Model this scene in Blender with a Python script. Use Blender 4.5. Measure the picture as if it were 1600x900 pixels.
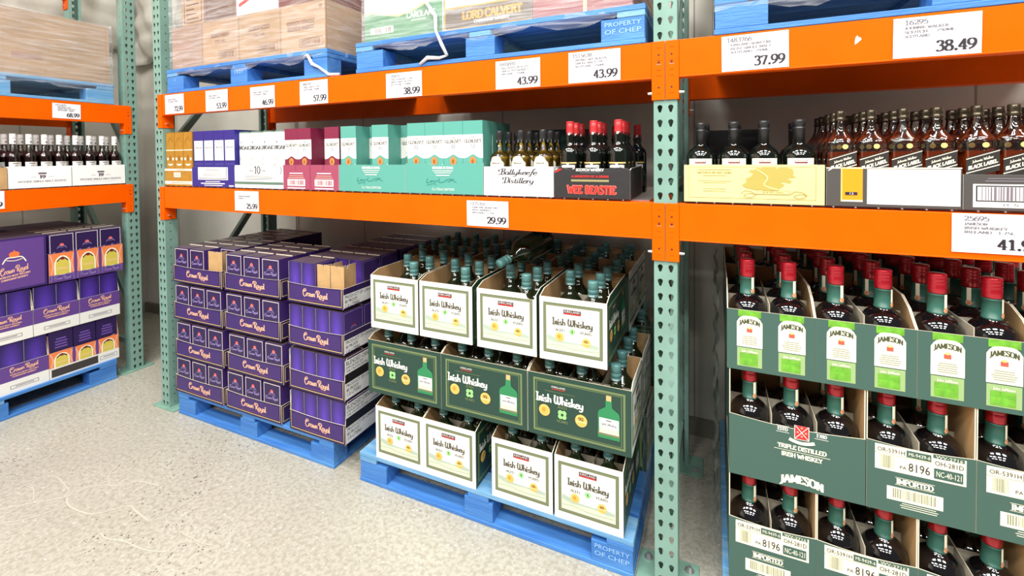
import bpy, math, random
from mathutils import Vector, Matrix
random.seed(7)
S = bpy.context.scene
for o in list(bpy.data.objects):
    bpy.data.objects.remove(o, do_unlink=True)
COL = S.collection
PI = math.pi

# ------------------------------------------------------------------ camera
cd = bpy.data.cameras.new('camera'); cam = bpy.data.objects.new('camera', cd); COL.objects.link(cam)
yaw, pit, rol = 0.4358, 0.0221, -0.0098
fw = Vector((-math.sin(yaw)*math.cos(pit), math.cos(yaw)*math.cos(pit), -math.sin(pit)))
r0 = Vector((math.cos(yaw), math.sin(yaw), 0)); u0 = r0.cross(fw)
rr = r0*math.cos(rol) + u0*math.sin(rol); uu = -r0*math.sin(rol) + u0*math.cos(rol)
cam.matrix_world = Matrix(((rr.x, uu.x, -fw.x, 0.1563), (rr.y, uu.y, -fw.y, -1.7182), (rr.z, uu.z, -fw.z, 1.5492), (0, 0, 0, 1)))
cd.sensor_width = 36; cd.lens = 727.34/1600*36
cd.shift_x = (800-778.42)/1600; cd.shift_y = (258.77-450)/1600
cd.clip_start = 0.02; cd.clip_end = 100
S.camera = cam
# ------------------------------------------------------------------ light
S.view_settings.view_transform = 'Standard'; S.view_settings.look = 'None'
S.view_settings.gamma = 1; S.view_settings.use_curve_mapping = False
S.view_settings.exposure = -0.56
W = bpy.data.worlds.new('warehouse_air'); S.world = W; W.use_nodes = True
bg = W.node_tree.nodes['Background']; bg.inputs[0].default_value = (1.0, .99, .97, 1); bg.inputs[1].default_value = 0.20

def area(name, loc, tgt, sx, sy, power, col=(1, .985, .95)):
    l = bpy.data.lights.new(name, 'AREA'); l.shape = 'RECTANGLE'; l.size = sx; l.size_y = sy; l.energy = power; l.color = col
    o = bpy.data.objects.new(name, l); COL.objects.link(o); o.location = loc
    o.rotation_euler = (Vector(tgt)-Vector(loc)).to_track_quat('-Z', 'Y').to_euler()
    return o
for iy, y in enumerate((-1.6, -3.6, -5.8)):
    for ix, x in enumerate((-2.7, -.9, 1.1, 3.1)):
        for dy in (0, -.35): area('high_bay_lamp', (x, y+dy, 5.2), (x, y+dy+.35, 0), 1.15, .16, (66, 84, 84)[iy])

# ------------------------------------------------------------------ materials
def lin(c):
    c = c/255
    return c/12.92 if c <= .04045 else ((c+.055)/1.055)**2.4
def L3(rgb): return (lin(rgb[0]), lin(rgb[1]), lin(rgb[2]), 1)
MATS = {}
def M(name, rgb=(200, 200, 200), rough=.5, metal=0, noise=None, bump=None, coat=0, spec=.5, rgb2=None, stretch=(1, 1, 1)):
    if name in MATS: return MATS[name]
    m = bpy.data.materials.new(name); m.use_nodes = True; MATS[name] = m
    nt = m.node_tree; b = nt.nodes['Principled BSDF']
    b.inputs['Base Color'].default_value = L3(rgb); b.inputs['Roughness'].default_value = rough
    b.inputs['Metallic'].default_value = metal; b.inputs['Specular IOR Level'].default_value = spec
    if coat: b.inputs['Coat Weight'].default_value = coat; b.inputs['Coat Roughness'].default_value = .08
    if noise or bump:
        tc = nt.nodes.new('ShaderNodeTexCoord'); mp = nt.nodes.new('ShaderNodeMapping'); mp.inputs['Scale'].default_value = stretch
        nt.links.new(tc.outputs['Object'], mp.inputs[0])
    if noise:
        n = nt.nodes.new('ShaderNodeTexNoise'); n.inputs['Scale'].default_value = noise[0]; n.inputs['Detail'].default_value = 4
        nt.links.new(mp.outputs[0], n.inputs['Vector'])
        r = nt.nodes.new('ShaderNodeMapRange'); r.inputs[1].default_value = .35; r.inputs[2].default_value = .68
        nt.links.new(n.outputs[0], r.inputs[0])
        mx = nt.nodes.new('ShaderNodeMix'); mx.data_type = 'RGBA'
        c2 = rgb2 or tuple(max(0, v*(1-noise[1])) for v in rgb)
        mx.inputs[6].default_value = L3(rgb); mx.inputs[7].default_value = L3(c2)
        nt.links.new(r.outputs[0], mx.inputs[0]); nt.links.new(mx.outputs[2], b.inputs['Base Color'])
    if bump:
        n2 = nt.nodes.new('ShaderNodeTexNoise'); n2.inputs['Scale'].default_value = bump[0]; n2.inputs['Detail'].default_value = 3
        nt.links.new(mp.outputs[0], n2.inputs['Vector'])
        bp = nt.nodes.new('ShaderNodeBump'); bp.inputs['Strength'].default_value = bump[1]; bp.inputs['Distance'].default_value = .01
        nt.links.new(n2.outputs[0], bp.inputs['Height']); nt.links.new(bp.outputs[0], b.inputs['Normal'])
    return m
def glass(name, rgb, trans=.9, rough=.02, ior=1.45):
    m = M(name, rgb, rough); b = m.node_tree.nodes['Principled BSDF']
    b.inputs['Transmission Weight'].default_value = trans; b.inputs['IOR'].default_value = ior
    return m
ORANGE = M('orange_rack_paint', (255, 95, 0), .36, noise=(6, .05), spec=.10)
GREEN = M('green_rack_paint', (126, 162, 150), .42, noise=(9, .07))
DKGREEN = M('green_base_plate', (128, 168, 150), .5, noise=(14, .12))
STEEL = M('zinc_steel', (205, 205, 205), .3, .8)
DARKHOLE = M('dark_recess', (60, 20, 5), .7)
BLUE = M('blue_pallet_paint', (54, 112, 186), .6, noise=(7, .18), bump=(60, .25), stretch=(.4, 3, 3), rgb2=(78, 138, 204))
BLUE2 = M('worn_blue_pallet_paint', (88, 146, 196), .65, noise=(9, .2), bump=(60, .25), stretch=(.4, 3, 3), rgb2=(124, 168, 202))
PALE = M('pale_blue_stencil', (150, 195, 240), .6)
WOOD = M('bare_wood', (222, 196, 150), .7)
KRAFT = M('kraft_card', (196, 158, 108), .8, noise=(20, .08))
KRAFTD = M('inner_kraft_card', (182, 146, 100), .85)
KRAFTL = M('cut_card_edge', (226, 214, 190), .8)
WHITE = M('white_print', (233, 232, 227), .45)
PAPER = M('price_card_paper', (240, 239, 243), .5, bump=(22, .15))
GREYTX = M('grey_ink', (112, 108, 116), .6)
INK = M('dark_ink', (40, 30, 42), .6)
BLACK = M('black_print', (22, 20, 22), .5)
CREAM = M('cream_print', (246, 240, 214), .5)
GOLDP = M('gold_line_print', (226, 196, 120), .4)
PURP = M('purple_print', (62, 40, 104), .38, spec=.4)
PURPD = M('dark_purple_print', (46, 30, 78), .4, spec=.4)
PURPL = M('lighter_purple_print', (98, 66, 138), .4, spec=.4)
PINK = M('coral_crown_print', (232, 108, 98), .5)
LILAC = M('lilac_print', (150, 134, 190), .5)
SKIN = M('rose_gold_print', (232, 178, 150), .5)
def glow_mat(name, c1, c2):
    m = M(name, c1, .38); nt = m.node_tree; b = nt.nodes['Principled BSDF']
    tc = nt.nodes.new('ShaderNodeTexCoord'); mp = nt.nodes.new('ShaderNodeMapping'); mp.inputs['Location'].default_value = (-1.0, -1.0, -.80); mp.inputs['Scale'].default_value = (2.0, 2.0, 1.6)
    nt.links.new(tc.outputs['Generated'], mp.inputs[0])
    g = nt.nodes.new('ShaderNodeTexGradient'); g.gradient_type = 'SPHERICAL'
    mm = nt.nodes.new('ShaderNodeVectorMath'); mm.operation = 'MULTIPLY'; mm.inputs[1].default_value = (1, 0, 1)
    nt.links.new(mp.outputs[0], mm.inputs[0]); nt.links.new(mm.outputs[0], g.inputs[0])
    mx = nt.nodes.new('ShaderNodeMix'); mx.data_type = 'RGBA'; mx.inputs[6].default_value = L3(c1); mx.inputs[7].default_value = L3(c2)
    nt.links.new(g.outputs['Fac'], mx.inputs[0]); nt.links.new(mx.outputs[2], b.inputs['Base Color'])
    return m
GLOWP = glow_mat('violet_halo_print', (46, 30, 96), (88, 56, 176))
OLIVE = M('olive_border_print', (118, 124, 92), .5)
OLIVED = M('dull_olive_border_print', (92, 108, 72), .5)
BOTG = M('bottle_green_print', (32, 65, 55), .42)
JGREEN = M('teal_green_print', (62, 93, 84), .42)
RED = M('red_print', (206, 44, 40), .45)
MAROON = M('maroon_print', (132, 22, 36), .45)
HILL1 = M('pale_green_hill_print', (204, 214, 186), .6); HILL2 = M('grey_green_hill_print', (172, 188, 172), .6)
SEAL = M('gold_seal_print', (226, 180, 84), .4); SEAL2 = M('pale_gold_seal_print', (246, 220, 160), .4)
LIME = M('lime_print', (116, 184, 54), .45, noise=(40, .2)); LEAF = M('clover_print', (150, 214, 130), .5)
MIDG = M('green_glass_print', (44, 132, 84), .4)
REDCAP = M('red_screw_cap', (176, 22, 40), .25, .3, coat=.4)
REDWAX = M('red_wax_capsule', (196, 40, 44), .4)
TEALCAP = M('teal_screw_cap', (84, 130, 128), .34, .1)
SLEEVE = M('green_neck_sleeve', (44, 92, 80), .4)
BLACKCAP = M('black_capsule', (42, 42, 44), .3, .1)
WHITECAP = M('white_capsule', (240, 240, 238), .4)
DKGLASS = M('near_black_green_glass', (10, 16, 11), .06, spec=.7, coat=.6)
OLGLASS = M('dark_olive_glass', (22, 34, 18), .08, spec=.7, coat=.5)
BKGLASS = M('black_glass', (10, 9, 12), .06, spec=.7, coat=.6)
AMBER = glass('amber_whisky', (214, 92, 34), .2, .08)
YELLOW = glass('straw_whisky', (216, 178, 62), .2, .1)
DARKWHISKY = glass('dark_whisky', (70, 30, 28), .2, .1)
def film(name, rgb, opac, scale=(2, 2, 26), rough=.12, hi=.5):
    m = bpy.data.materials.new(name); m.use_nodes = True; nt = m.node_tree; nt.nodes.clear()
    out = nt.nodes.new('ShaderNodeOutputMaterial'); mix = nt.nodes.new('ShaderNodeMixShader'); tr = nt.nodes.new('ShaderNodeBsdfTransparent')
    p = nt.nodes.new('ShaderNodeBsdfPrincipled'); p.inputs['Base Color'].default_value = L3(rgb); p.inputs['Roughness'].default_value = rough
    tc = nt.nodes.new('ShaderNodeTexCoord'); mp = nt.nodes.new('ShaderNodeMapping'); mp.inputs['Scale'].default_value = scale
    nt.links.new(tc.outputs['Object'], mp.inputs[0]); n = nt.nodes.new('ShaderNodeTexNoise'); n.inputs['Scale'].default_value = 2.2; n.inputs['Detail'].default_value = 5; n.inputs['Distortion'].default_value = .8
    nt.links.new(mp.outputs[0], n.inputs['Vector']); r = nt.nodes.new('ShaderNodeMapRange'); r.inputs[1].default_value = .42; r.inputs[2].default_value = .75; r.inputs[3].default_value = opac; r.inputs[4].default_value = hi
    nt.links.new(n.outputs[0], r.inputs[0]); nt.links.new(r.outputs[0], mix.inputs[0])
    b = nt.nodes.new('ShaderNodeBump'); b.inputs['Strength'].default_value = .8; b.inputs['Distance'].default_value = .012
    nt.links.new(n.outputs[0], b.inputs['Height']); nt.links.new(b.outputs[0], p.inputs['Normal'])
    nt.links.new(tr.outputs[0], mix.inputs[1]); nt.links.new(p.outputs[0], mix.inputs[2]); nt.links.new(mix.outputs[0], out.inputs[0])
    return m
FILM = film('clear_stretch_film', (236, 238, 244), .07, hi=.36)
FILMH = film('dull_stretch_film', (150, 156, 150), .10, (20, 2.5, 3), .2, .45)
def clear_glass(name):
    m = bpy.data.materials.new(name); m.use_nodes = True; nt = m.node_tree; nt.nodes.clear()
    out = nt.nodes.new('ShaderNodeOutputMaterial'); mix = nt.nodes.new('ShaderNodeMixShader'); tr = nt.nodes.new('ShaderNodeBsdfTransparent'); tr.inputs[0].default_value = (.86, .87, .86, 1)
    g = nt.nodes.new('ShaderNodeBsdfGlossy'); g.inputs['Roughness'].default_value = .03
    fr = nt.nodes.new('ShaderNodeFresnel'); fr.inputs[0].default_value = 1.75
    nt.links.new(fr.outputs[0], mix.inputs[0]); nt.links.new(tr.outputs[0], mix.inputs[1]); nt.links.new(g.outputs[0], mix.inputs[2]); nt.links.new(mix.outputs[0], out.inputs[0])
    return m
CLEAR = clear_glass('clear_bottle_glass')

# ------------------------------------------------------------------ mesh helpers
class MB:
    def __init__(s): s.v = []; s.f = []; s.mi = []; s.sm = []; s.mats = []
    def m(s, mat):
        if mat not in s.mats: s.mats.append(mat)
        return s.mats.index(mat)
    def face(s, pts, mat, sm=False):
        n = len(s.v); s.v += [tuple(p) for p in pts]; s.f.append(tuple(range(n, n+len(pts)))); s.mi.append(s.m(mat)); s.sm.append(sm)
    def mesh(s, vs, fs, mat, sm=False):
        n = len(s.v); s.v += [tuple(p) for p in vs]; k = s.m(mat)
        for f in fs: s.f.append(tuple(i+n for i in f)); s.mi.append(k); s.sm.append(sm)
    def box(s, x0, y0, z0, x1, y1, z1, mat, front=None, top=None):
        n = len(s.v); s.v += [(x0, y0, z0), (x1, y0, z0), (x1, y1, z0), (x0, y1, z0), (x0, y0, z1), (x1, y0, z1), (x1, y1, z1), (x0, y1, z1)]
        for f, mm in (((0, 3, 2, 1), mat), ((4, 5, 6, 7), top or mat), ((0, 1, 5, 4), front or mat), ((1, 2, 6, 5), mat), ((2, 3, 7, 6), mat), ((3, 0, 4, 7), mat)):
            s.f.append(tuple(i+n for i in f)); s.mi.append(s.m(mm)); s.sm.append(False)
    def bar(s, a, b, wx, wy, mat):          # box beam between two points
        a = Vector(a); b = Vector(b); d = (b-a).normalized(); up = Vector((0, 0, 1)) if abs(d.z) < .95 else Vector((1, 0, 0))
        p = d.cross(up).normalized(); q = p.cross(d)
        vs = []
        for c in (a, b):
            for i, j in ((-1, -1), (1, -1), (1, 1), (-1, 1)): vs.append(c+p*i*wx/2+q*j*wy/2)
        s.mesh(vs, [(0, 1, 2, 3), (4, 7, 6, 5), (0, 4, 5, 1), (1, 5, 6, 2), (2, 6, 7, 3), (3, 7, 4, 0)], mat)
    def tube(s, pts, r, mat, seg=8, sm=True):
        vs = []; fs = []; pts = [Vector(p) for p in pts]; rs = r if isinstance(r, (list, tuple)) else [r]*len(pts)
        for i, p in enumerate(pts):
            d = (pts[min(i+1, len(pts)-1)]-pts[max(i-1, 0)]).normalized(); up = Vector((0, 0, 1)) if abs(d.z) < .9 else Vector((1, 0, 0))
            a = d.cross(up).normalized(); b = a.cross(d)
            for k in range(seg): t = 2*PI*k/seg; vs.append(p+(a*math.cos(t)+b*math.sin(t))*rs[i])
        for i in range(len(pts)-1):
            for k in range(seg): k2 = (k+1) % seg; fs.append((i*seg+k, i*seg+k2, (i+1)*seg+k2, (i+1)*seg+k))
        fs.append(tuple(range(seg))[::-1]); fs.append(tuple(range((len(pts)-1)*seg, len(pts)*seg)))
        s.mesh(vs, fs, mat, sm)
    def lathe(s, prof, mat, seg=24, cx=0, cy=0, cap=True, sm=True):   # prof (r, z[, squareness])
        vs = []; fs = []
        for pr in prof:
            r, z = pr[0], pr[1]; q = pr[2] if len(pr) > 2 else 2
            for k in range(seg):
                t = 2*PI*k/seg+PI/seg; c, sn = math.cos(t), math.sin(t)
                if q > 2: f = (abs(c)**q+abs(sn)**q)**(-1/q)
                else: f = 1
                vs.append((cx+r*c*f, cy+r*sn*f, z))
        for i in range(len(prof)-1):
            for k in range(seg): k2 = (k+1) % seg; fs.append((i*seg+k, i*seg+k2, (i+1)*seg+k2, (i+1)*seg+k))
        if cap: fs.append(tuple(range(seg))[::-1]); fs.append(tuple(range((len(prof)-1)*seg, len(prof)*seg)))
        s.mesh(vs, fs, mat, sm)
    def prism(s, pts, fn, t, m0, m1=None, me=None):   # 2D outline, fn(a,b,depth)->xyz
        m1 = m1 or m0; me = me or m1; n = len(pts)
        s.face([fn(a, b, 0) for a, b in pts], m0); s.face([fn(a, b, t) for a, b in reversed(pts)], m1)
        for i in range(n):
            a, b = pts[i], pts[(i+1) % n]; s.face([fn(*a, 0), fn(*a, t), fn(*b, t), fn(*b, 0)], me)
    def build(s, name, parent=None, bevel=0, solid=0, loc=None):
        me = bpy.data.meshes.new(name); me.from_pydata(s.v, [], s.f)
        for m in s.mats: me.materials.append(m)
        me.polygons.foreach_set('material_index', s.mi); me.polygons.foreach_set('use_smooth', s.sm); me.update()
        o = bpy.data.objects.new(name, me); COL.objects.link(o)
        if parent: o.parent = parent
        if loc: o.location = loc
        if solid: md = o.modifiers.new('s', 'SOLIDIFY'); md.thickness = solid; md.offset = 0
        if bevel: md = o.modifiers.new('b', 'BEVEL'); md.width = bevel; md.segments = 2; md.limit_method = 'ANGLE'
        return o
ALL = {}
def tag(o, label, cat, group=None, kind=None):
    n = len(label.split()); assert 4 <= n <= 16, (n, label)
    ALL[label] = ALL.get(label, 0)+1
    o['label'] = label; o['category'] = cat
    if group: o['group'] = group
    if kind: o['kind'] = kind
    return o
def struct(o): o['kind'] = 'structure'; return o
def thing(name, label, cat, loc=(0, 0, 0), rz=0, group=None):
    o = bpy.data.objects.new(name, None); COL.objects.link(o); o.location = loc; o.rotation_euler = (0, 0, rz); o.empty_display_size = .05
    return tag(o, label, cat, group)
class Proto:
    spin = False; turn = None      # the first placing moves the built thing itself, later ones copy it and its parts
    def __init__(s, root): s.r = root; s.used = False; s.r['label'] = ''
    def put(s, loc, label, cat, group=None, rz=0, rot=None):
        if not s.used: r = s.r; s.used = True
        else:
            r = s.r.copy(); COL.objects.link(r)
            for c in s.r.children:
                d = c.copy(); COL.objects.link(d); d.parent = r
                for g in c.children: e = g.copy(); COL.objects.link(e); e.parent = d
        r.location = loc; r.rotation_euler = rot or (0, 0, rz)
        return tag(r, label, cat, group)
def root(name):
    o = bpy.data.objects.new(name, None); COL.objects.link(o); o.empty_display_size = .05; return o

# ------------------------------------------------------------------ lettering
def _c(s): return [tuple(float(q) for q in p.split(',')) for p in s.split()]
def G(adv, *st): return (adv, [(s[0], _c(s[1:])) for s in st])
RO = {
'0': G(.6, 'o.27,1 .08,.82 .02,.5 .08,.18 .27,0 .46,.18 .52,.5 .46,.82'),
'1': G(.6, 'l.1,.85 .3,1 .3,0', 's.3,0,.17'),
'2': G(.6, 'c.05,.75 .12,.95 .28,1 .44,.93 .49,.74 .42,.52 .25,.28 .04,.04', 'l.04,.05 .5,.05 .54,.2'),
'3': G(.6, 'c.06,.82 .15,.97 .28,1 .43,.92 .44,.72 .34,.57 .2,.53', 'c.2,.53 .4,.5 .5,.3 .43,.08 .25,0 .1,.03 .04,.12'),
'4': G(.6, 'l.38,0 .38,1', 'l.38,.97 .02,.28 .56,.28', 's.38,0,.12'),
'5': G(.6, 'l.47,.96 .16,.96 .1,.56', 'c.1,.56 .25,.62 .43,.55 .5,.33 .42,.1 .25,0 .08,.04 .03,.12'),
'6': G(.6, 'c.48,.98 .25,.85 .08,.6 .03,.33 .1,.08 .27,0 .45,.08 .51,.3 .44,.52 .28,.58 .1,.5 .04,.35'),
'7': G(.6, 'l.03,.82 .06,.96 .52,.96', 'l.5,.96 .2,0'),
'8': G(.6, 'o.27,1 .1,.9 .1,.68 .27,.54 .46,.4 .5,.2 .42,.04 .27,0 .1,.05 .03,.22 .1,.42 .27,.54 .43,.68 .44,.9'),
'9': G(.6, 'c.06,.02 .29,.15 .46,.4 .51,.67 .44,.92 .27,1 .09,.92 .03,.7 .1,.48 .26,.42 .44,.5 .5,.65'),
'.': G(.3, 'd.13,.06'), '-': G(.4, 'l.06,.42 .34,.42'), ' ': G(.32), ',': G(.3, 'd.13,.06'), "'": G(.2, 'l.1,1 .08,.8'),
'A': G(.74, 'l.04,0 .35,1 .68,0', 'l.16,.35 .56,.35', 's.04,0,.1', 's.68,0,.12'),
'B': G(.66, 'l.12,0 .12,1', 'c.08,1 .4,.98 .49,.78 .4,.58 .12,.53', 'c.12,.53 .46,.5 .57,.27 .44,.04 .08,0'),
'C': G(.7, 'c.62,.75 .55,.95 .35,1 .12,.85 .04,.5 .12,.15 .35,0 .56,.06 .64,.25', 'l.62,.72 .62,.95'),
'D': G(.74, 'l.12,0 .12,1', 'c.08,1 .42,.97 .62,.78 .67,.5 .62,.22 .42,.03 .08,0'),
'E': G(.62, 'l.12,0 .12,1', 'l.06,.97 .54,.97 .54,.8', 'l.12,.52 .42,.52', 'l.06,.03 .56,.03 .56,.2'),
'F': G(.58, 'l.12,0 .12,1', 'l.06,.97 .54,.97 .54,.8', 'l.12,.52 .42,.52', 's.12,0,.1'),
'G': G(.74, 'c.62,.78 .55,.95 .35,1 .12,.85 .04,.5 .12,.15 .35,0 .56,.05 .62,.1', 'l.62,0 .62,.4 .44,.4', 'l.62,.75 .62,.95'),
'H': G(.76, 'l.12,0 .12,1', 'l.62,0 .62,1', 'l.12,.52 .62,.52', 's.12,0,.1', 's.62,0,.1', 's.12,1,.1', 's.62,1,.1'),
'I': G(.34, 'l.16,0 .16,1', 's.16,0,.12', 's.16,1,.12'),
'J': G(.42, 'c.26,.95 .26,.3 .2,0 .08,-.12 -.02,-.05', 'l.26,1 .26,.6', 's.26,1,.12'),
'K': G(.72, 'l.12,0 .12,1', 'l.58,1 .12,.4', 'l.26,.56 .64,0', 's.12,0,.1', 's.64,0,.08'),
'L': G(.6, 'l.12,0 .12,1', 'l.06,.03 .54,.03 .54,.22', 's.12,1,.1'),
'M': G(.88, 'l.12,0 .12,1 .44,.15 .76,1 .76,0', 's.12,0,.1', 's.76,0,.1'),
'N': G(.76, 'l.12,0 .12,1 .62,.02 .62,1', 's.12,0,.1', 's.62,1,.1'),
'O': G(.76, 'o.36,1 .12,.85 .04,.5 .12,.15 .36,0 .6,.15 .68,.5 .6,.85'),
'P': G(.62, 'l.12,0 .12,1', 'c.08,1 .42,.97 .53,.75 .42,.5 .12,.46', 's.12,0,.1'),
'R': G(.7, 'l.12,0 .12,1', 'c.08,1 .42,.97 .53,.76 .42,.55 .12,.5', 'l.34,.5 .64,0', 's.12,0,.1'),
'S': G(.58, 'c.48,.78 .42,.95 .26,1 .09,.92 .07,.72 .26,.54 .45,.38 .48,.16 .36,.02 .2,0 .06,.08 .04,.25'),
'T': G(.66, 'l.32,0 .32,1', 'l.04,.8 .04,.97 .6,.97 .6,.8', 's.32,0,.12'),
'U': G(.74, 'c.12,1 .12,.3 .2,.05 .37,0 .54,.05 .6,.3 .6,1', 's.12,1,.1', 's.6,1,.1'),
'V': G(.7, 'l.04,1 .34,0 .64,1', 's.04,1,.1', 's.64,1,.1'),
'W': G(.96, 'l.04,1 .26,0 .46,.8 .66,0 .9,1', 's.04,1,.1', 's.9,1,.1'),
'Y': G(.68, 'l.04,1 .33,.5 .62,1', 'l.33,.5 .33,0', 's.33,0,.12'),
'X': G(.7, 'l.06,1 .6,0', 'l.6,1 .06,0'), 'Z': G(.6, 'l.06,.97 .52,.97 .06,.03 .54,.03'),
'a': G(.52, 'c.42,.4 .25,.5 .1,.38 .04,.2 .12,.03 .27,.02 .42,.2', 'c.43,.5 .42,.1 .46,.02 .54,.06'),
'e': G(.47, 'c.06,.24 .25,.28 .4,.38 .36,.49 .2,.48 .07,.33 .06,.15 .18,0 .35,.02 .47,.14'),
'f': G(.36, 'c.48,.95 .38,1.05 .28,.9 .2,.4 .12,-.15 .02,-.3 -.08,-.2', 'l.04,.48 .38,.5'),
'h': G(.54, 'l.1,1 .1,0', 'c.1,.32 .22,.49 .36,.48 .42,.35 .42,.08 .52,.04'),
'i': G(.27, 'c.1,.5 .1,.1 .14,.02 .25,.08', 'd.12,.72'),
'k': G(.5, 'l.1,1 .1,0', 'c.1,.22 .26,.3 .42,.47', 'l.2,.28 .46,0'),
'l': G(.26, 'c.12,1 .1,.5 .1,.1 .16,.02 .26,.08'),
'n': G(.54, 'l.08,.5 .08,0', 'c.08,.32 .2,.49 .34,.48 .4,.35 .4,.08 .52,.04'),
'o': G(.5, 'o.24,.5 .09,.42 .04,.24 .1,.06 .24,0 .38,.08 .43,.26 .37,.43'),
'r': G(.38, 'l.08,.5 .08,0', 'c.08,.3 .18,.46 .26,.49 .36,.44'),
's': G(.4, 'c.34,.42 .22,.5 .08,.42 .1,.3 .26,.22 .34,.1 .2,0 .03,.06'),
't': G(.34, 'c.16,.78 .14,.3 .15,.06 .24,0 .34,.08', 'l.03,.5 .32,.5'),
'w': G(.7, 'c.06,.5 .07,.1 .18,0 .3,.12 .34,.48', 'c.34,.48 .36,.1 .46,0 .58,.12 .62,.5'),
'y': G(.52, 'c.07,.5 .08,.12 .2,.02 .38,.16', 'c.42,.5 .41,.05 .34,-.22 .18,-.32 .02,-.22'),
'b': G(.5, 'l.1,1 .1,0', 'c.1,.35 .24,.5 .4,.42 .43,.2 .34,.02 .1,.05'),
'd': G(.52, 'c.42,.4 .25,.5 .1,.38 .04,.2 .12,.03 .27,.02 .42,.2', 'l.42,1 .42,0'),
'g': G(.52, 'c.42,.4 .25,.5 .1,.38 .04,.2 .12,.03 .27,.02 .42,.2', 'c.42,.5 .41,.05 .34,-.22 .18,-.32 .02,-.22'),
}
SW = dict(RO)      # swash capitals of the script lettering
SW['C'] = G(.78, 'c.3,.62 .42,.78 .62,.8 .7,.98 .5,1.14 .22,1.0 .03,.62 .08,.12 .34,-.14 .62,-.02 .74,.2', 'c.3,.62 .24,.72 .34,.84 .42,.78')
SW['R'] = G(.72, 'l.2,0 .2,1', 'c-.14,.62 -.1,.95 .2,1.14 .52,1.08 .64,.86 .5,.6 .2,.5', 'c.3,.52 .48,.2 .7,-.18 .98,-.26 1.06,-.1', 's.2,0,.1')
SW['B'] = G(.72, 'l.3,0 .3,1', 'c.3,1 -.1,.9 -.12,.6 .1,.6', 'c.1,1.05 .5,1.1 .62,.84 .5,.6 .28,.54', 'c.28,.54 .6,.5 .66,.22 .44,0 .1,.02 .0,.14')
SW['D'] = G(.8, 'l.3,0 .3,1', 'c.0,.6 -.1,.9 .2,1.08 .55,1.02 .74,.7 .68,.25 .4,0 .1,0 .0,.12')
UN = dict(RO)      # uncial style capitals
UN['I'] = G(.36, 'l.18,0 .18,1', 'c.0,.98 .12,1.02 .2,.96 .34,1.0', 'c.02,.0 .14,.04 .22,.0 .34,.04')
UN['W'] = G(.92, 'c.16,1.0 .06,.7 .07,.25 .2,.02 .36,.12 .44,.5 .44,.95', 'c.44,.5 .5,.1 .62,.0 .78,.18 .84,.6 .76,1.0', 'c.02,.93 .1,1.0 .22,1.0')
UN['r'] = G(.44, 'l.1,.52 .1,0', 'c.1,.5 .34,.52 .3,.28 .12,.26', 'l.2,.26 .42,0')

def _cat(p, closed, n=4):
    out = []; N = len(p); rng = range(N) if closed else range(N-1)
    for i in rng:
        if closed: a, b, c, d = p[i-1], p[i], p[(i+1) % N], p[(i+2) % N]
        else: a, b, c, d = p[max(i-1, 0)], p[i], p[i+1], p[min(i+2, N-1)]
        for k in range(n):
            t = k/n; t2 = t*t; t3 = t2*t
            out.append(tuple(.5*((2*b[j])+(-a[j]+c[j])*t+(2*a[j]-5*b[j]+4*c[j]-d[j])*t2+(-a[j]+3*b[j]-3*c[j]+d[j])*t3) for j in (0, 1)))
    out.append(out[0] if closed else p[-1]); return out
def _nib(pts, T, t):        # broad-nib stroke: heavy down strokes, light cross strokes
    Q = []; n = len(pts); L = []; R = []
    for i, p in enumerate(pts):
        a = pts[max(i-1, 0)]; b = pts[min(i+1, n-1)]; dx, dy = b[0]-a[0], b[1]-a[1]; l = math.hypot(dx, dy) or 1; dx /= l; dy /= l
        w = (t+(T-t)*abs(dy))/2; L.append((p[0]-dy*w, p[1]+dx*w)); R.append((p[0]+dy*w, p[1]-dx*w))
    return [(R[i], R[i+1], L[i+1], L[i]) for i in range(n-1)]
_gc = {}
def glyph(F, c, T, t):
    key = (id(F), c, T, t)
    if key in _gc: return _gc[key]
    adv, st = F.get(c, F.get(c.upper(), F[' '])); q = []
    for k, p in st:
        if k == 'c': q += _nib(_cat(p, False), T, t)
        elif k == 'o': q += _nib(_cat(p, True), T, t)
        elif k == 'l':
            for i in range(len(p)-1):
                a, b = p[i], p[i+1]; dx, dy = b[0]-a[0], b[1]-a[1]; l = math.hypot(dx, dy); e = .2*t/l
                q += _nib([(a[0]-dx*e, a[1]-dy*e), (b[0]+dx*e, b[1]+dy*e)], T, t)
        elif k == 's': x, y, w = p[0][0], p[0][1], p[0][1]
        elif k == 'd': x, y = p[0]; r = T*.62; q.append(tuple((x+r*math.cos(2*PI*i/8), y+r*math.sin(2*PI*i/8)) for i in range(8)))
    _gc[key] = (adv, q); return _gc[key]
# serif strokes carry three numbers: x, y, half width
def _fixserif():
    for F in (RO, SW, UN):
        for c, (adv, st) in list(F.items()):
            ns = []
            for k, p in st:
                if k == 's' and len(p[0]) == 3: x, y, w = p[0]; yy = y+(.02 if y < .5 else -.02); ns.append(('l', [(x-w, yy), (x+w, yy)]))
                else: ns.append((k, p))
            F[c] = (adv, ns)
_fixserif()
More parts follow.
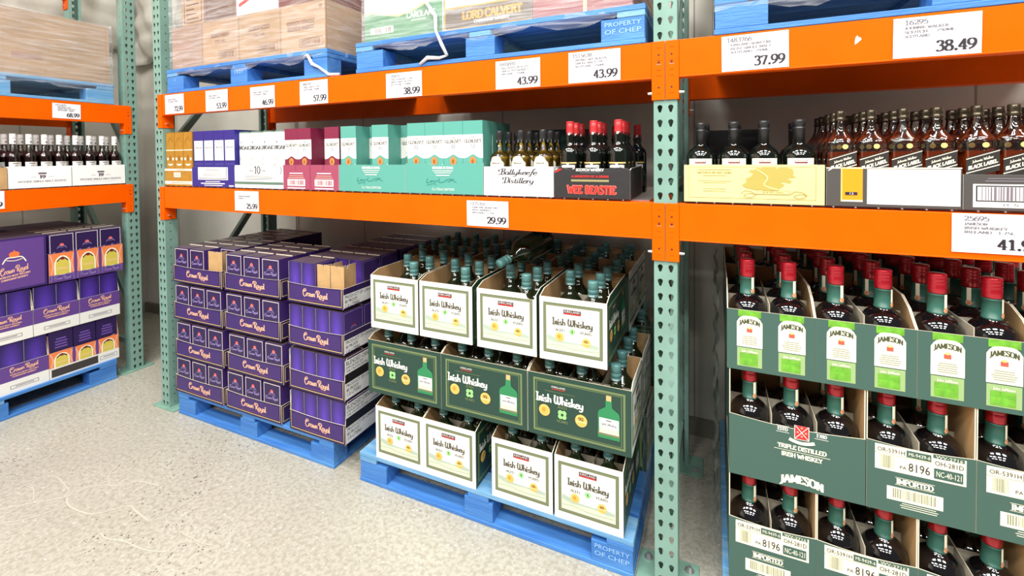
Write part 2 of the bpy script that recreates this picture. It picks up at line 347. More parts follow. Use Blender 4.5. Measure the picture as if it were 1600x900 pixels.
# sans lettering from Blender's built-in typeface
SANS = {}
def _init_sans():
    chars = 'ABCDEFGHIJKLMNOPQRSTUVWXYZabcdefghijklmnopqrstuvwxyz0123456789.-:&/%'; obs = []
    def mk(t):
        c = bpy.data.curves.new('t', 'FONT'); c.body = t; c.resolution_u = 2; o = bpy.data.objects.new('t', c); COL.objects.link(o); obs.append(o); return o
    pr = [(c, mk(c), mk('H'+c+'H')) for c in chars]; hh = mk('HH'); hx = mk('H')
    bpy.context.view_layer.update(); dg = bpy.context.evaluated_depsgraph_get()
    def ev(o):
        me = bpy.data.meshes.new_from_object(o.evaluated_get(dg)); v = [(p.co.x, p.co.y) for p in me.vertices]; f = [tuple(p.vertices) for p in me.polygons]; bpy.data.meshes.remove(me); return v, f
    k = max(p[1] for p in ev(hx)[0]); base = max(p[0] for p in ev(hh)[0])
    for c, a, b in pr:
        v, f = ev(a); w = max(p[0] for p in ev(b)[0])-base
        SANS[c] = (w/k, [tuple((v[i][0]/k, v[i][1]/k) for i in q) for q in f])
    SANS[' '] = (.38, [])
    for o in obs:
        c = o.data; bpy.data.objects.remove(o); bpy.data.curves.remove(c)
_init_sans()

class Art:      # flat printing on a surface: fn(x, y, lift) -> point
    EPS = .00045
    def __init__(s, mb, fn): s.mb = mb; s.fn = fn; s.k = 0
    def P(s, x, y, lv): return s.fn(x, y, lv*s.EPS)
    def poly(s, pts, mat, lv=1):      # each print lies a hair above the one before it
        s.k += 1; lv += (s.k % 60)*.014; s.mb.face([s.P(x, y, lv) for x, y in pts], mat)
    def rect(s, x0, y0, x1, y1, mat, lv=1, nx=1):
        for i in range(nx):
            a = x0+(x1-x0)*i/nx; b = x0+(x1-x0)*(i+1)/nx; s.poly([(a, y0), (b, y0), (b, y1), (a, y1)], mat, lv)
    def ell(s, cx, cy, rx, ry, mat, lv=1, n=18, a0=0, a1=2*PI): s.poly([(cx+rx*math.cos(a0+(a1-a0)*i/n), cy+ry*math.sin(a0+(a1-a0)*i/n)) for i in range(n if a1-a0 > 6.2 else n+1)], mat, lv)
    def frame(s, x0, y0, x1, y1, t, mat, lv=1): s.rect(x0, y0, x1, y0+t, mat, lv); s.rect(x0, y1-t, x1, y1, mat, lv); s.rect(x0, y0+t, x0+t, y1-t, mat, lv); s.rect(x1-t, y0+t, x1, y1-t, mat, lv)
    def line(s, pts, w, mat, lv=1, curve=True):
        for q in _nib(_cat(pts, False) if curve else pts, w, w): s.poly(q, mat, lv)
    def text(s, t, cx, cy, h, mat, lv=2, w=None, F=None, T=.17, t2=.06, slant=0, rise=0, warp=None, al='c', gap=0):
        gl = []; x = 0; base = []
        for c in t:
            adv, q = (SANS.get(c, SANS[' ']) if F is None else glyph(F, c, T, t2)); base.append((x, q)); x += adv+gap
        tot = x-gap or 1; sx = h if w is None else w/tot; W_ = tot*sx
        ox = cx-(W_/2 if al == 'c' else W_ if al == 'r' else 0)
        for gx, q in base:
            for poly in q:
                pts = []
                for a, b in poly:
                    X = ox+(gx+a)*sx+slant*b*h; Y = cy+b*h+rise*(X-cx)
                    if warp: X, Y = warp(X, Y)
                    pts.append((X, Y))
                s.poly(pts, mat, lv)
    def bars(s, x0, y0, x1, y1, n, mat, lv=2, seed=1):
        r = random.Random(seed); x = x0; u = (x1-x0)/n
        while x < x1-u: wd = u*r.choice((.3, .5, .9)); s.rect(x, y0, min(x+wd, x1), y1, mat, lv); x += wd+u*r.choice((.35, .6, .9))
    def lines(s, cx, y, w, n, dy, th, mat, lv=2, seed=3):
        r = random.Random(seed)
        for i in range(n): ww = w*r.uniform(.7, 1)/2; s.rect(cx-ww, y-i*dy, cx+ww, y-i*dy+th, mat, lv)
def front(w, y=0): return lambda a, b, l: (a-w/2, y-l, b)
def right(w, d=0): return lambda a, b, l: (w/2+l, a, b)
def left(w, d): return lambda a, b, l: (-w/2-l, d-a, b)
def topf(w, h): return lambda a, b, l: (a-w/2, b, h+l)
def cyl(r): return lambda a, b, l: ((r+l)*math.sin(a/r), -(r+l)*math.cos(a/r), b)
ORD = ['first', 'second', 'third', 'fourth', 'fifth', 'sixth', 'seventh', 'eighth']

# ------------------------------------------------------------------ the setting
def floor_mat():
    m = bpy.data.materials.new('polished_concrete'); m.use_nodes = True; nt = m.node_tree; b = nt.nodes['Principled BSDF']; N = nt.nodes.new; K = nt.links.new
    tc = N('ShaderNodeTexCoord')
    def noise(sc, d=4):
        n = N('ShaderNodeTexNoise'); n.inputs['Scale'].default_value = sc; n.inputs['Detail'].default_value = d; K(tc.outputs['Object'], n.inputs['Vector']); return n.outputs[0]
    def rng(x, a, b_, c=0, d=1):
        r = N('ShaderNodeMapRange'); r.inputs[1].default_value = a; r.inputs[2].default_value = b_; r.inputs[3].default_value = c; r.inputs[4].default_value = d; K(x, r.inputs[0]); return r.outputs[0]
    def mix(f, a, c):
        x = N('ShaderNodeMix'); x.data_type = 'RGBA'; K(f, x.inputs[0])
        for k, q in ((6, a), (7, c)):
            if isinstance(q, tuple): x.inputs[k].default_value = L3(q)
            else: K(q, x.inputs[k])
        return x.outputs[2]
    def mul(a, c):
        x = N('ShaderNodeMath'); x.operation = 'MULTIPLY'; K(a, x.inputs[0]); K(c, x.inputs[1]); return x.outputs[0]
    base = mix(rng(noise(1.6), .3, .7), (182, 179, 166), (168, 165, 152))
    base = mix(rng(noise(55, 3), .42, .62, 0, .6), base, (146, 139, 124))
    base = mix(rng(noise(90, 2), .60, .68, 0, .75), base, (194, 189, 174))
    v = N('ShaderNodeTexVoronoi'); v.inputs['Scale'].default_value = 62; K(tc.outputs['Object'], v.inputs['Vector'])
    zone = rng(noise(1.1, 2), .46, .56)
    sp = mul(rng(v.outputs[0], .27, .19), mul(rng(noise(23, 1), .5, .56), zone))
    base = mix(sp, base, (84, 76, 66))
    v2 = N('ShaderNodeTexVoronoi'); v2.inputs['Scale'].default_value = 40; K(tc.outputs['Object'], v2.inputs['Vector'])
    base = mix(mul(rng(v2.outputs[0], .17, .11), rng(noise(17, 1), .54, .58)), base, (216, 213, 205))
    K(base, b.inputs['Base Color'])
    K(rng(noise(5), .3, .7, .22, .42), b.inputs['Roughness']); b.inputs['Specular IOR Level'].default_value = .35
    return m
FLOOR = floor_mat(); VEIN = M('pale_floor_vein', (188, 183, 169), .45)
mb = MB(); mb.face([(-9, -9, 0), (7, -9, 0), (7, 1.1, 0), (-9, 1.1, 0)], FLOOR)
fa = Art(mb, lambda a, b, l: (a, b, l*1.5))
VE = [[(-2.719, -0.816), (-2.635, -0.734), (-2.548, -0.657), (-2.555, -0.621), (-2.524, -0.575), (-2.473, -0.536), (-2.415, -0.518), (-2.351, -0.456), (-2.229, -0.435)], [(-2.604, -0.853), (-2.531, -0.787), (-2.469, -0.681)], [(-2.538, -0.653), (-2.473, -0.676), (-2.372, -0.674), (-2.293, -0.652), (-2.22, -0.569), (-2.166, -0.57), (-2.044, -0.581)], [(-2.462, -0.523), (-2.532, -0.495), (-2.575, -0.451), (-2.623, -0.358)], [(-2.584, -0.626), (-2.74, -0.605), (-2.791, -0.611)], [(-2.802, -0.697), (-2.749, -0.692), (-2.655, -0.728)], [(-2.151, -0.701), (-2.096, -0.707), (-2.005, -0.684), (-1.897, -0.676), (-1.804, -0.646)], [(-1.858, -0.562), (-1.773, -0.561), (-1.703, -0.559), (-1.635, -0.54)]]
for i, v in enumerate(VE): fa.line(v, (.008, .007, .008, .005, .005, .005, .006, .004)[i], VEIN, 1)
struct(mb.build('floor'))
WALL = M('white_painted_wall_panel', (206, 203, 192), .6, noise=(2.2, .08))
WALLS = M('wall_panel_seam', (150, 146, 134), .7)
mb = MB(); mb.box(-5.2, 1.05, 0, 7, 1.2, 6, WALL); wa = Art(mb, lambda a, b, l: (a, 1.05-l*2, b))
for x in (-4.55, -3.4, -2.26, -1.1, .05, 1.2): wa.rect(x, 0, x+.008, 6, WALLS, 1)
struct(mb.build('wall_back'))
mb = MB(); mb.box(-5.25, -9, 0, -5.1, 1.05, 6, WALL); wa = Art(mb, lambda a, b, l: (-5.1+l*2, a, b))
for y in (-2.2, -1.05, .12): wa.rect(y, 0, y+.008, 6, WALLS, 1)
struct(mb.build('wall_left'))
mb = MB(); mb.box(-5.098, 1.02, 0, 7, 1.048, .09, M('grey_curb', (120, 116, 104), .7)); struct(mb.build('baseboard_back'))
# quilted insulation blanket that hangs high on both walls
QUILT = M('white_vinyl_insulation', (214, 210, 198), .45, noise=(3, .08), bump=(7, .5))
def quilt(name, fn, a0, a1, z0, z1, label):
    vs = []; fs = []; nx = int((a1-a0)/.05); nz = int((z1-z0)/.05)
    for j in range(nz+1):
        for i in range(nx+1):
            a = a0+(a1-a0)*i/nx; z = z0+(z1-z0)*j/nz
            ca = (a/.62) % 1; d = .07+.13*math.sin(PI*ca)**.6*(1-math.exp(-(z-z0)*7))+.02*math.sin(a*23+z*9)+.015*math.sin(z*31+a*5)
            vs.append(fn(a, z+.04*math.sin(a*4), d))
    for j in range(nz):
        for i in range(nx): k = j*(nx+1)+i; fs.append((k, k+1, k+nx+2, k+nx+1))
    mb = MB(); mb.mesh(vs, fs, QUILT, True); o = mb.build(name, solid=.006); return tag(o, label, 'insulation')
quilt('insulation_blanket', lambda a, z, d: (a, 1.05-d, z), -5.05, -2.2, 2.5, 4.6, 'bulging white insulation blanket hanging high on the back wall')
quilt('insulation_blanket', lambda a, z, d: (-5.1+d, a, z), -2.5, .85, 2.6, 4.6, 'white insulation blanket hanging high on the left wall')
mb = MB()
mb.tube([(-2.95, 1.04, 2.3), (-2.95, 1.03, 1.5), (-2.97, 1.04, .2)], .006, WHITE, 6)
tag(mb.build('cable'), 'thin white cable hanging straight down the back wall', 'cable')
mb = MB(); mb.tube([(-3.25, 1.04, 2.3), (-3.22, 1.03, 1.9), (-3.14, 1.04, 1.2)], .006, M('grey_cable', (150, 150, 146), .5), 6)
tag(mb.build('cable'), 'thin grey cable slanting down the back wall near the corner', 'cable')

# ------------------------------------------------------------------ racks
PW = .076; PITCH = .0508
def hole_cell(mb, x0, x1, z0, z1, hole, fn, mat):
    cx = sum(p[0] for p in hole)/len(hole); cz = sum(p[1] for p in hole)/len(hole); n = len(hole)
    ang = lambda p: math.atan2(p[1]-cz, p[0]-cx) % (2*PI)
    H = sorted(hole, key=ang); cor = sorted([(x0, z0), (x1, z0), (x1, z1), (x0, z1)], key=ang)
    def out(p):
        dx, dz = p[0]-cx, p[1]-cz; k = min(((x1-cx) if dx > 0 else (x0-cx))/dx if abs(dx) > 1e-9 else 9e9, ((z1-cz) if dz > 0 else (z0-cz))/dz if abs(dz) > 1e-9 else 9e9); return (cx+dx*k, cz+dz*k)
    for i in range(n):
        p, q = H[i], H[(i+1) % n]; ap, aq = ang(p), ang(q)
        if aq < ap: aq += 2*PI
        mid = [c for c in cor+cor if ap < ang(c) < aq] or [c for c in cor if ap < ang(c)+2*PI < aq]
        mid = list(dict.fromkeys(mid))
        mb.face([fn(*p), fn(*out(p))]+[fn(*c) for c in mid]+[fn(*out(q)), fn(*q)], mat)
def teardrop(cx, cz):
    p = []
    for i in range(7): t = PI*i/6; p.append((cx+.0088*math.cos(t), cz+.004+.0085*math.sin(t)))
    p += [(cx-.0048, cz-.008), (cx-.003, cz-.0135), (cx+.003, cz-.0135), (cx+.0048, cz-.008)]
    return p
def make_post(H):
    mb = MB(); n = int(H/PITCH)
    for i in range(n):
        z0 = .005+i*PITCH; z1 = z0+PITCH; zc = (z0+z1)/2
        hole_cell(mb, -PW/2, 0, z0, z1, teardrop(-.0178, zc), lambda a, b: (a, 0, b), GREEN)
        hole_cell(mb, 0, PW/2, z0, z1, teardrop(.0178, zc), lambda a, b: (a, 0, b), GREEN)
        for sx in (-1, 1):
            x = sx*PW/2; h = [(.030+.004*math.cos(2*PI*k/8+.2), zc+.005*math.sin(2*PI*k/8+.2)) for k in range(8)]
            hole_cell(mb, 0, .072, z0, z1, h, lambda a, b, x=x: (x, a, b), GREEN)
            mb.face([(x, .072, z0), (x-sx*.018, .072, z0), (x-sx*.018, .072, z1), (x, .072, z1)], GREEN)
    return mb
POSTM = make_post(3.6).build('post', solid=.0022)
POST_USED = [False]
def post(parent, x, y, flip):
    if POST_USED[0]: o = POSTM.copy(); COL.objects.link(o)
    else: o = POSTM; POST_USED[0] = True
    o.parent = parent; o.location = (x, y, 0); o.rotation_euler = (0, 0, PI if flip else 0); return o
def frame_parts(R, x, D, zs):
    post(R, x, 0, False); post(R, x, D, True)
    for y, s in ((0, 1), (D, -1)):
        mb = MB(); mb.box(x-.105, min(y-s*.02, y+s*.14), 0, x+.105, max(y-s*.02, y+s*.14), .008, DKGREEN)
        mb.build('base_plate', R, bevel=.002)
        for bx in (-.072, .072):
            b = MB(); b.tube([(x+bx, y+s*.10, .008), (x+bx, y+s*.10, .026)], .008, STEEL, 6, False); b.tube([(x+bx, y+s*.10, .008), (x+bx, y+s*.10, .012)], .017, STEEL, 12, False); b.build('anchor_bolt', R)
    for z in (.20, 1.42, 3.0):
        m = MB(); m.bar((x, .06, z), (x, D-.06, z), .03, .035, GREEN); m.build('horizontal_brace', R)
    for z0, z1 in zs:
        m = MB(); m.bar((x, .05, z0), (x, D-.05, z1), .03, .038, GREEN); m.build('diagonal_brace', R)
BH = .127; BR = .2026
def bracket(parent, x, zt, side, y=0, s=1):      # side +1: beam runs to +x
    mb = MB(); e = x+side*.0445; f = lambda v: y-s*v
    xa, xb = sorted((x+side*.0012, e)); ya, yb = sorted((f(.0075), f(.0035)))
    mb.box(xa, ya, zt-BR, xb, yb, zt, ORANGE)
    xa, xb = sorted((e-side*.004, e)); ya, yb = sorted((f(.0035), f(-.062)))
    mb.box(xa, ya, zt-BR, xb, yb, zt, ORANGE)
    A = Art(mb, lambda a, b, l: (x+side*a, f(.0075+l*.6), b))
    for dz in (.047, .160): A.ell(.021, zt-dz, .0036, .0036, DARKHOLE, 1, 10)
    A.ell(.021, zt-.073, .0042, .004, DARKHOLE, 1, 10); A.rect(.013, zt-.0805, .029, zt-.079, STEEL, 1)
    for dz in (.020, .064, .097, .117, .178): mb.box(*sorted((x+side*.015, x+side*.027))[:1], min(f(.0075), f(.0092)), zt-dz-.002, max(x+side*.015, x+side*.027), max(f(.0075), f(.0092)), zt-dz, ORANGE)
    o = mb.build('beam_bracket', parent, bevel=.0012)
    b = MB(); b.tube([(e, y+s*.018, zt-BR+.026), (e+side*.016, y+s*.018, zt-BR+.026)], [.006, .0045], STEEL, 8, False); b.build('lock_pin', parent)
    return o
def beam(R, xa, xb, zt, y=0, s=1):
    mb = MB(); x0 = xa+.0445; x1 = xb-.0445; ya, yb = sorted((y-s*.004, y+s*.046)); mb.box(x0, ya, zt-BH, x1, yb, zt, ORANGE)
    ya, yb = sorted((y-s*.0065, y-s*.003)); mb.box(x0, ya, zt-BH-.001, x1, yb, zt-BH+.004, ORANGE)
    o = mb.build('beam', R, bevel=.0035); bracket(o, xa, zt, 1, y, s); bracket(o, xb, zt, -1, y, s); return o
def rack(label, loc, rz, xs, levels, decks, D=.80):
    R = thing('pallet_rack', label, 'rack', loc, rz)
    for i, x in enumerate(xs): frame_parts(R, x, D, ((.45, 1.35), (1.6, 2.5)))
    for xa, xb in zip(xs[:-1], xs[1:]):
        for z in levels: beam(R, xa, xb, z); beam(R, xa, xb, z, D, -1)
        for z in decks:
            mb = MB(); xx = xa+.10
            while xx < xb-.1: mb.box(xx-.002, .0, z-.002, xx+.002, D, z+.002, STEEL); xx += .055
            for y in [.05+.035*k for k in range(21)]: mb.box(xa+.06, y-.0018, z-.0055, xb-.06, y+.0018, z-.002, STEEL)
            for xs_ in (xa+.7, xa+1.47, xa+2.2): mb.box(xs_-.02, .05, z-.035, xs_+.02, D-.05, z-.0057, STEEL)
            mb.build('wire_deck', R)
    return R
LX = -2.9406; ZU = 1.9392; ZL = 1.3765
rack('long orange and green pallet rack with two bays facing the aisle', (0, 0, 0), 0, (LX, 0, 2.9406), (ZL, ZU), (ZL+.0055,))
BX, BY = -3.6954, .2325
rack('orange and green pallet rack standing at left along the side wall', (BX, BY, 0), PI/2, (-2.9406, 0), (1.3665, 1.932, 2.93), (1.3665+.0055,))
SH = ZL+.0085; SHB = 1.3665+.0085

# ------------------------------------------------------------------ price cards
def price(name_pos, x0, x1, z0, z1, num, lines, pr, B=False):
    w = x1-x0; h = z1-z0; mb = MB(); mb.box(-w/2, -.0006, 0, w/2, 0, h, PAPER); A = Art(mb, front(w, -.0006)); r = random.Random(num+pr)
    if num: A.text(num, .03*w+.01+w*.19, h*.82, h*.115, GREYTX, 2, w=w*.055*len(num), F=RO, T=.17, t2=.10)
    for i, t in enumerate(lines):
        A.text(t, .026, h*(.71-.105*i), h*.062, GREYTX, 2, w=w*min(.62, .036*len(t)), al='l', F=RO, T=.2, t2=.12)
    A.text(pr, w*.95, h*.12, h*.25, INK, 2, w=w*.45, al='r', F=RO, T=.21, t2=.10)
    o = mb.build('price_card')
    if B: o.location = (BX+.0072, (x0+x1)/2, z0); o.rotation_euler = (0, 0, PI/2)
    else: o.location = ((x0+x1)/2, -.0072, z0)
    o.rotation_euler[1] = r.uniform(-.008, .008)
    return tag(o, name_pos, 'price card', 'white price cards taped to the orange beams')
price('white price card reading 72.99 on the upper beam, left end', -2.858, -2.676, 1.817, 1.931, '', ('SCOTCH WHISKY', 'SCOTLAND  750ML'), '72.99')
price('white price card reading 53.99 on the upper orange beam', -2.475, -2.286, 1.814, 1.931, '', ('SINGLE MALT', 'SCOTLAND  750ML'), '53.99')
price('white price card reading 46.99 on the upper orange beam', -2.103, -1.917, 1.813, 1.925, '', ('SINGLE MALT SCOTCH', 'SCOTLAND  750ML'), '46.99')
price('white price card reading 57.99 on the upper orange beam', -1.737, -1.55, 1.812, 1.928, '368181', ('SINGLE MALT 15YR', 'SCOTLAND   750ML'), '57.99')
price('white price card reading 38.99 on the upper orange beam', -1.198, -1.004, 1.813, 1.923, '35051', ('THE GLENLIVET 12YR', 'SINGLE MALT SCOTCH', 'SCOTLAND   750ML'), '38.99')
price('white price card reading 43.99, left one of the two', -.647, -.457, 1.815, 1.927, '1692692', ('BALLYKEEFE DISTILLERY', 'SINGLE POT WHISKEY', 'IRELAND   750ML'), '43.99')
price('white price card reading 43.99, right one beside the middle post', -.344, -.152, 1.817, 1.931, '1515638', ('ARDBEG WEE BEASTIE', 'SINGLE MALT 5YR', 'SCOTLAND   750ML'), '43.99')
price('white price card reading 37.99 right of the middle post', .177, .366, 1.817, 1.932, '1483766', ('KIRKLAND SIGNATURE', 'ISLAY SINGLE MALT', 'SCOTLAND   750ML'), '37.99')
price('large white price card reading 38.49 on the upper right beam', .623, .814, 1.816, 1.93, '16295', ('JOHNNIE WALKER', 'SCOTCH     750ML', 'SCOTLAND'), '38.49')
price('white price card reading 25.99 on the lower beam, far left', -2.245, -2.054, 1.26, 1.368, '', ('CANADIAN WHISKY', 'CANADA  1L'), '25.99')
price('white price card reading 29.99 on the lower orange beam', -.787, -.597, 1.257, 1.362, '1175355', ('KIRKLAND SIGNATURE', 'IRISH WHISKEY', 'IRELAND   1.75L'), '29.99')
price('white price card reading 41.99 cut by the right picture edge', .757, .947, 1.268, 1.376, '25695', ('JAMESON', 'IRISH WHISKEY', 'IRELAND   1.75L'), '41.99')
price('white price card reading 68.99 on the left rack upper beam', -.214, -.067, 1.817, 1.914, '1511475', ('SPEYSIDE 19YR', 'SINGLE MALT SCOTCH', 'SCOTLAND   750ML'), '68.99', True)
price('white price card at the left picture edge ending in 99', -.63, -.448, 1.26, 1.366, '', ('CANADIAN WHISKY', 'CANADA  1.75L'), '41.99', True)
mb = MB(); A = Art(mb, front(.02)); A.poly([(.004, 0), (.012, .006), (.020, .014), (.018, .02), (.012, .022), (.010, .027), (.006, .022), (.004, .012)], WHITE, 1)
o = mb.build('paper_scrap', loc=(.54, -.0046, 1.868)); tag(o, 'tiny torn white paper scrap stuck on the upper right beam', 'paper')

# ------------------------------------------------------------------ pallets
def pallet(label, w, d, loc, rz=0, mat=BLUE, h=.14, marks=None):
    R = thing('blue_pallet', label, 'pallet', loc, rz); r = random.Random(label)
    mats = [mat, mat, BLUE2]
    def bd(n, x0, y0, z0, x1, y1, z1, m=None, par=R): b = MB(); b.box(x0, y0, z0, x1, y1, z1, m or r.choice(mats)); return b.build(n, par, bevel=.0025)
    n = 7; bw = (d-.02*6)/7
    for i in range(n): y = i*(bw+.02); bd('deck_board', -w/2, y, h-.02, w/2, y+bw, h)
    for y in (0, d/2-.05, d-.1): bd('bottom_board', -w/2, y, 0, w/2, y+.1, .018, BLUE2 if y == 0 and mat is BLUE2 else mat)
    for x in (-w/2, w/2-.1): bd('bottom_board', x+.001, .101, .0, x+.1, d/2-.051, .018); bd('bottom_board', x+.001, d/2+.051, 0, x+.1, d-.101, .018)
    for x in (-w/2, -.05, w/2-.1): bd('stringer_board', x+.001, .001, h-.042, x+.099, d-.001, h-.0205)
    for i, x in enumerate((-w/2, -.07, w/2-.16)):
        ww = .14 if i == 1 else .16
        for j, y in enumerate((0, d/2-.05, d-.1)):
            b = MB(); b.box(x+.003, y+.003, .0185, x+ww-.003, y+.098, h-.0425, mat)
            if j == 0 and marks and marks[i]:
                A = Art(b, front(0, .003)); cx = x+ww/2
                for k, t in enumerate(marks[i]): A.text(t, cx, .07-.026*k, .016, PALE, 2, w=min(.13, .02*len(t)), F=None)
            b.build('block', R, bevel=.002)
    return R
PB = .003
pallet('blue pallet on the floor under the purple whisky trays', 1.25, .98, (-2.18, -.006, 0), marks=(None, None, None))
pallet('blue pallet on the floor under the white whiskey cartons', 1.275, .98, (-.748, -.012, 0), marks=(None, None, ('PROPERTY', 'OF CHEP')))
pallet('blue pallet under the red-capped bottles at right', 1.22, .98, (.79, .03, 0), mat=BLUE2, h=.1245)
pallet('blue pallet on the floor at left under purple cartons', 1.25, .98, (BX+.02, -.53, 0), PI/2)
pallet('blue pallet on the upper beam under kraft cartons', 1.29, .98, (-2.2, -.004, ZU+.001), marks=(('C',), ('1521',), None))
pallet('blue pallet on the upper beam beside the middle post', 1.31, .98, (-.72, -.006, ZU+.001), marks=(None, None, ('PROPERTY', 'OF CHEP')))
pallet('blue pallet on the upper beam right of the middle post', 1.25, .98, (.778, -.006, ZU+.001))
pallet('blue pallet on the left rack under one wrapped load', 1.2, .98, (BX+.004, -.47, 1.9335), PI/2, mat=BLUE2)

# ------------------------------------------------------------------ bottles
def bottle_kirk():
    R = root('whiskey_bottle')
    b = MB(); b.lathe([(.050, 0), (.056, .006), (.057, .02), (.057, .15), (.054, .168), (.042, .188), (.026, .205), (.019, .218), (.0175, .250)], OLGLASS, 20); b.build('glass_body', R)
    b = MB(); b.lathe([(.0200, .241), (.0205, .243), (.0205, .252), (.0198, .2525), (.0198, .254), (.0205, .2545), (.0205, .270), (.0200, .2704), (.0205, .271), (.0205, .297), (.0190, .302)], TEALCAP, 20); A = Art(b, cyl(.0206)); A.rect(-.012, .245, .012, .249, M('silver_print', (200, 214, 210), .3), 1, 5); b.build('screw_cap', R)
    b = MB(); A = Art(b, cyl(.0574)); A.rect(-.045, .03, .045, .13, WHITE, 1, 10); A.rect(-.04, .034, .04, .06, HILL1, 2, 9); A.text('Irish Whiskey', 0, .09, .014, INK, 2, w=.07, F=UN); b.build('label', R)
    b = MB(); b.lathe([(.0202, .255), (.0202, .262)], M('cap_band', (60, 104, 104), .35), 20, cap=False); b.build('cap_ring', R)
    return R
def bottle_james():
    R = root('whiskey_bottle')
    b = MB(); b.lathe([(.048, 0), (.055, .008), (.057, .02), (.0565, .15), (.0585, .175), (.058, .192), (.053, .208), (.043, .221), (.030, .230), (.0205, .236), (.0190, .300)], BKGLASS, 28); b.build('glass_body', R)
    b = MB(); b.lathe([(.0225, .236), (.0232, .238), (.0232, .241), (.0222, .2415), (.0215, .290), (.0222, .2905), (.0222, .294), (.021, .2945)], SLEEVE, 24, cap=False); b.build('neck_sleeve', R)
    b = MB(); b.lathe([(.0215, .296), (.0220, .297), (.0220, .322), (.0214, .323), (.0220, .324), (.0220, .331), (.0212, .332), (.0220, .333), (.0220, .341), (.0213, .342), (.0222, .3435), (.0222, .3505), (.0205, .353)], REDCAP, 24); b.build('screw_cap', R)
    b = MB(); A = Art(b, cyl(.0230)); A.rect(-.0050, .252, .0050, .295, CREAM, 1, 3); A.ell(0, .249, .0078, .0078, M('orange_seal_print', (214, 140, 92), .5), 2, 14); A.ell(0, .249, .0056, .0056, CREAM, 3, 14); A.ell(0, .249, .0046, .0046, M('orange_seal_print'), 4, 12); o = b.build('neck_tag', R); o.rotation_euler[2] = .75
    b = MB(); A = Art(b, cyl(.0576)); A.rect(-.042, .05, .042, .14, CREAM, 1, 10); b.build('label', R)
    return R
def bottle_islay():
    R = root('whisky_bottle')
    b = MB(); b.lathe([(.042, 0), (.0455, .006), (.046, .14), (.0445, .155), (.037, .170), (.025, .181), (.0165, .189), (.0155, .205)], DKGLASS, 28); b.build('glass_body', R)
    b = MB(); b.lathe([(.0165, .190), (.0162, .235), (.0170, .236), (.0170, .240), (.0160, .2405), (.0160, .246), (.0170, .2465), (.0170, .264), (.0155, .266)], BLACKCAP, 22); b.build('capsule', R)
    b = MB(); A = Art(b, cyl(.0463)); A.rect(-.040, .035, .040, .142, CREAM, 1, 12); A.rect(-.017, .126, .017, .136, MAROON, 2, 5); A.rect(-.0155, .130, .0155, .135, WHITE, 3, 5); A.text('KIRKLAND', 0, .131, .0032, INK, 4, w=.026); A.lines(0, .118, .05, 2, .006, .002, M('tan_ink', (180, 160, 110), .6), 2); b.build('label', R)
    return R
def bottle_beast():
    R = root('whisky_bottle')
    b = MB(); b.lathe([(.034, 0), (.0372, .006), (.0375, .150), (.0375, .168), (.034, .180), (.024, .192), (.0165, .200), (.0155, .214), (.0180, .226), (.0165, .240), (.0150, .25)], DKGLASS, 26); b.build('glass_body', R)
    b = MB(); b.lathe([(.0172, .238), (.0160, .242), (.0152, .262), (.0152, .280), (.0146, .2805), (.0152, .2815), (.0152, .287), (.0135, .289)], REDWAX, 20); A = Art(b, cyl(.0172)); A.ell(0, .240, .004, .005, WHITE, 2, 10); b.build('capsule', R)
    b = MB(); A = Art(b, cyl(.0378)); A.rect(-.034, .03, .034, .130, BLACK, 1, 10); A.rect(-.034, .126, .034, .131, GOLDP, 2, 10); A.text('ardbeg', 0, .111, .018, WHITE, 2, w=.054, F=UN, T=.26); b.build('label', R)
    return R
def bottle_bally():
    R = root('whiskey_bottle')
    b = MB(); b.lathe([(.037, 0), (.0405, .005), (.041, .145), (.039, .158), (.028, .170), (.018, .176), (.0135, .184), (.0130, .212)], CLEAR, 26); b.build('glass_body', R)
    b = MB(); b.lathe([(.035, .006), (.0388, .010), (.0392, .144), (.037, .153), (.0355, .155)], YELLOW, 24); b.build('whiskey_filling', R)
    b = MB(); b.lathe([(.0145, .212), (.0145, .224), (.0150, .225), (.0150, .258), (.0135, .262)], BLACKCAP, 20); A = Art(b, cyl(.0146)); A.lines(0, .221, .02, 3, .004, .0022, WHITE, 1); b.build('cap', R)
    b = MB(); A = Art(b, cyl(.0412)); A.rect(-.034, .03, .034, .128, CREAM, 1, 10)
    pts = [(.034, .128), (.031, .134), (.024, .136)]+[(.024*math.cos(t*PI/8), .136+.021*math.sin(t*PI/8)) for t in range(0, 9)]+[(-.024, .136), (-.031, .134), (-.034, .128)]
    for k in range(16):
        a0 = -.034+.068*k/16; a1 = a0+.068/16; hh = lambda a: .128+.008*min(1, (.034-abs(a))/.006)+(.020*math.sqrt(max(0, 1-(a/.024)**2)) if abs(a) < .024 else 0)
        A.poly([(a0, .128), (a1, .128), (a1, hh(a1)), (a0, hh(a0))], CREAM, 1)
    A.lines(0, .141, .026, 2, .004, .0028, INK, 2); A.text('Ballykeefe', 0, .126, .006, INK, 2, w=.036, F=SW); b.build('label', R)
    return R
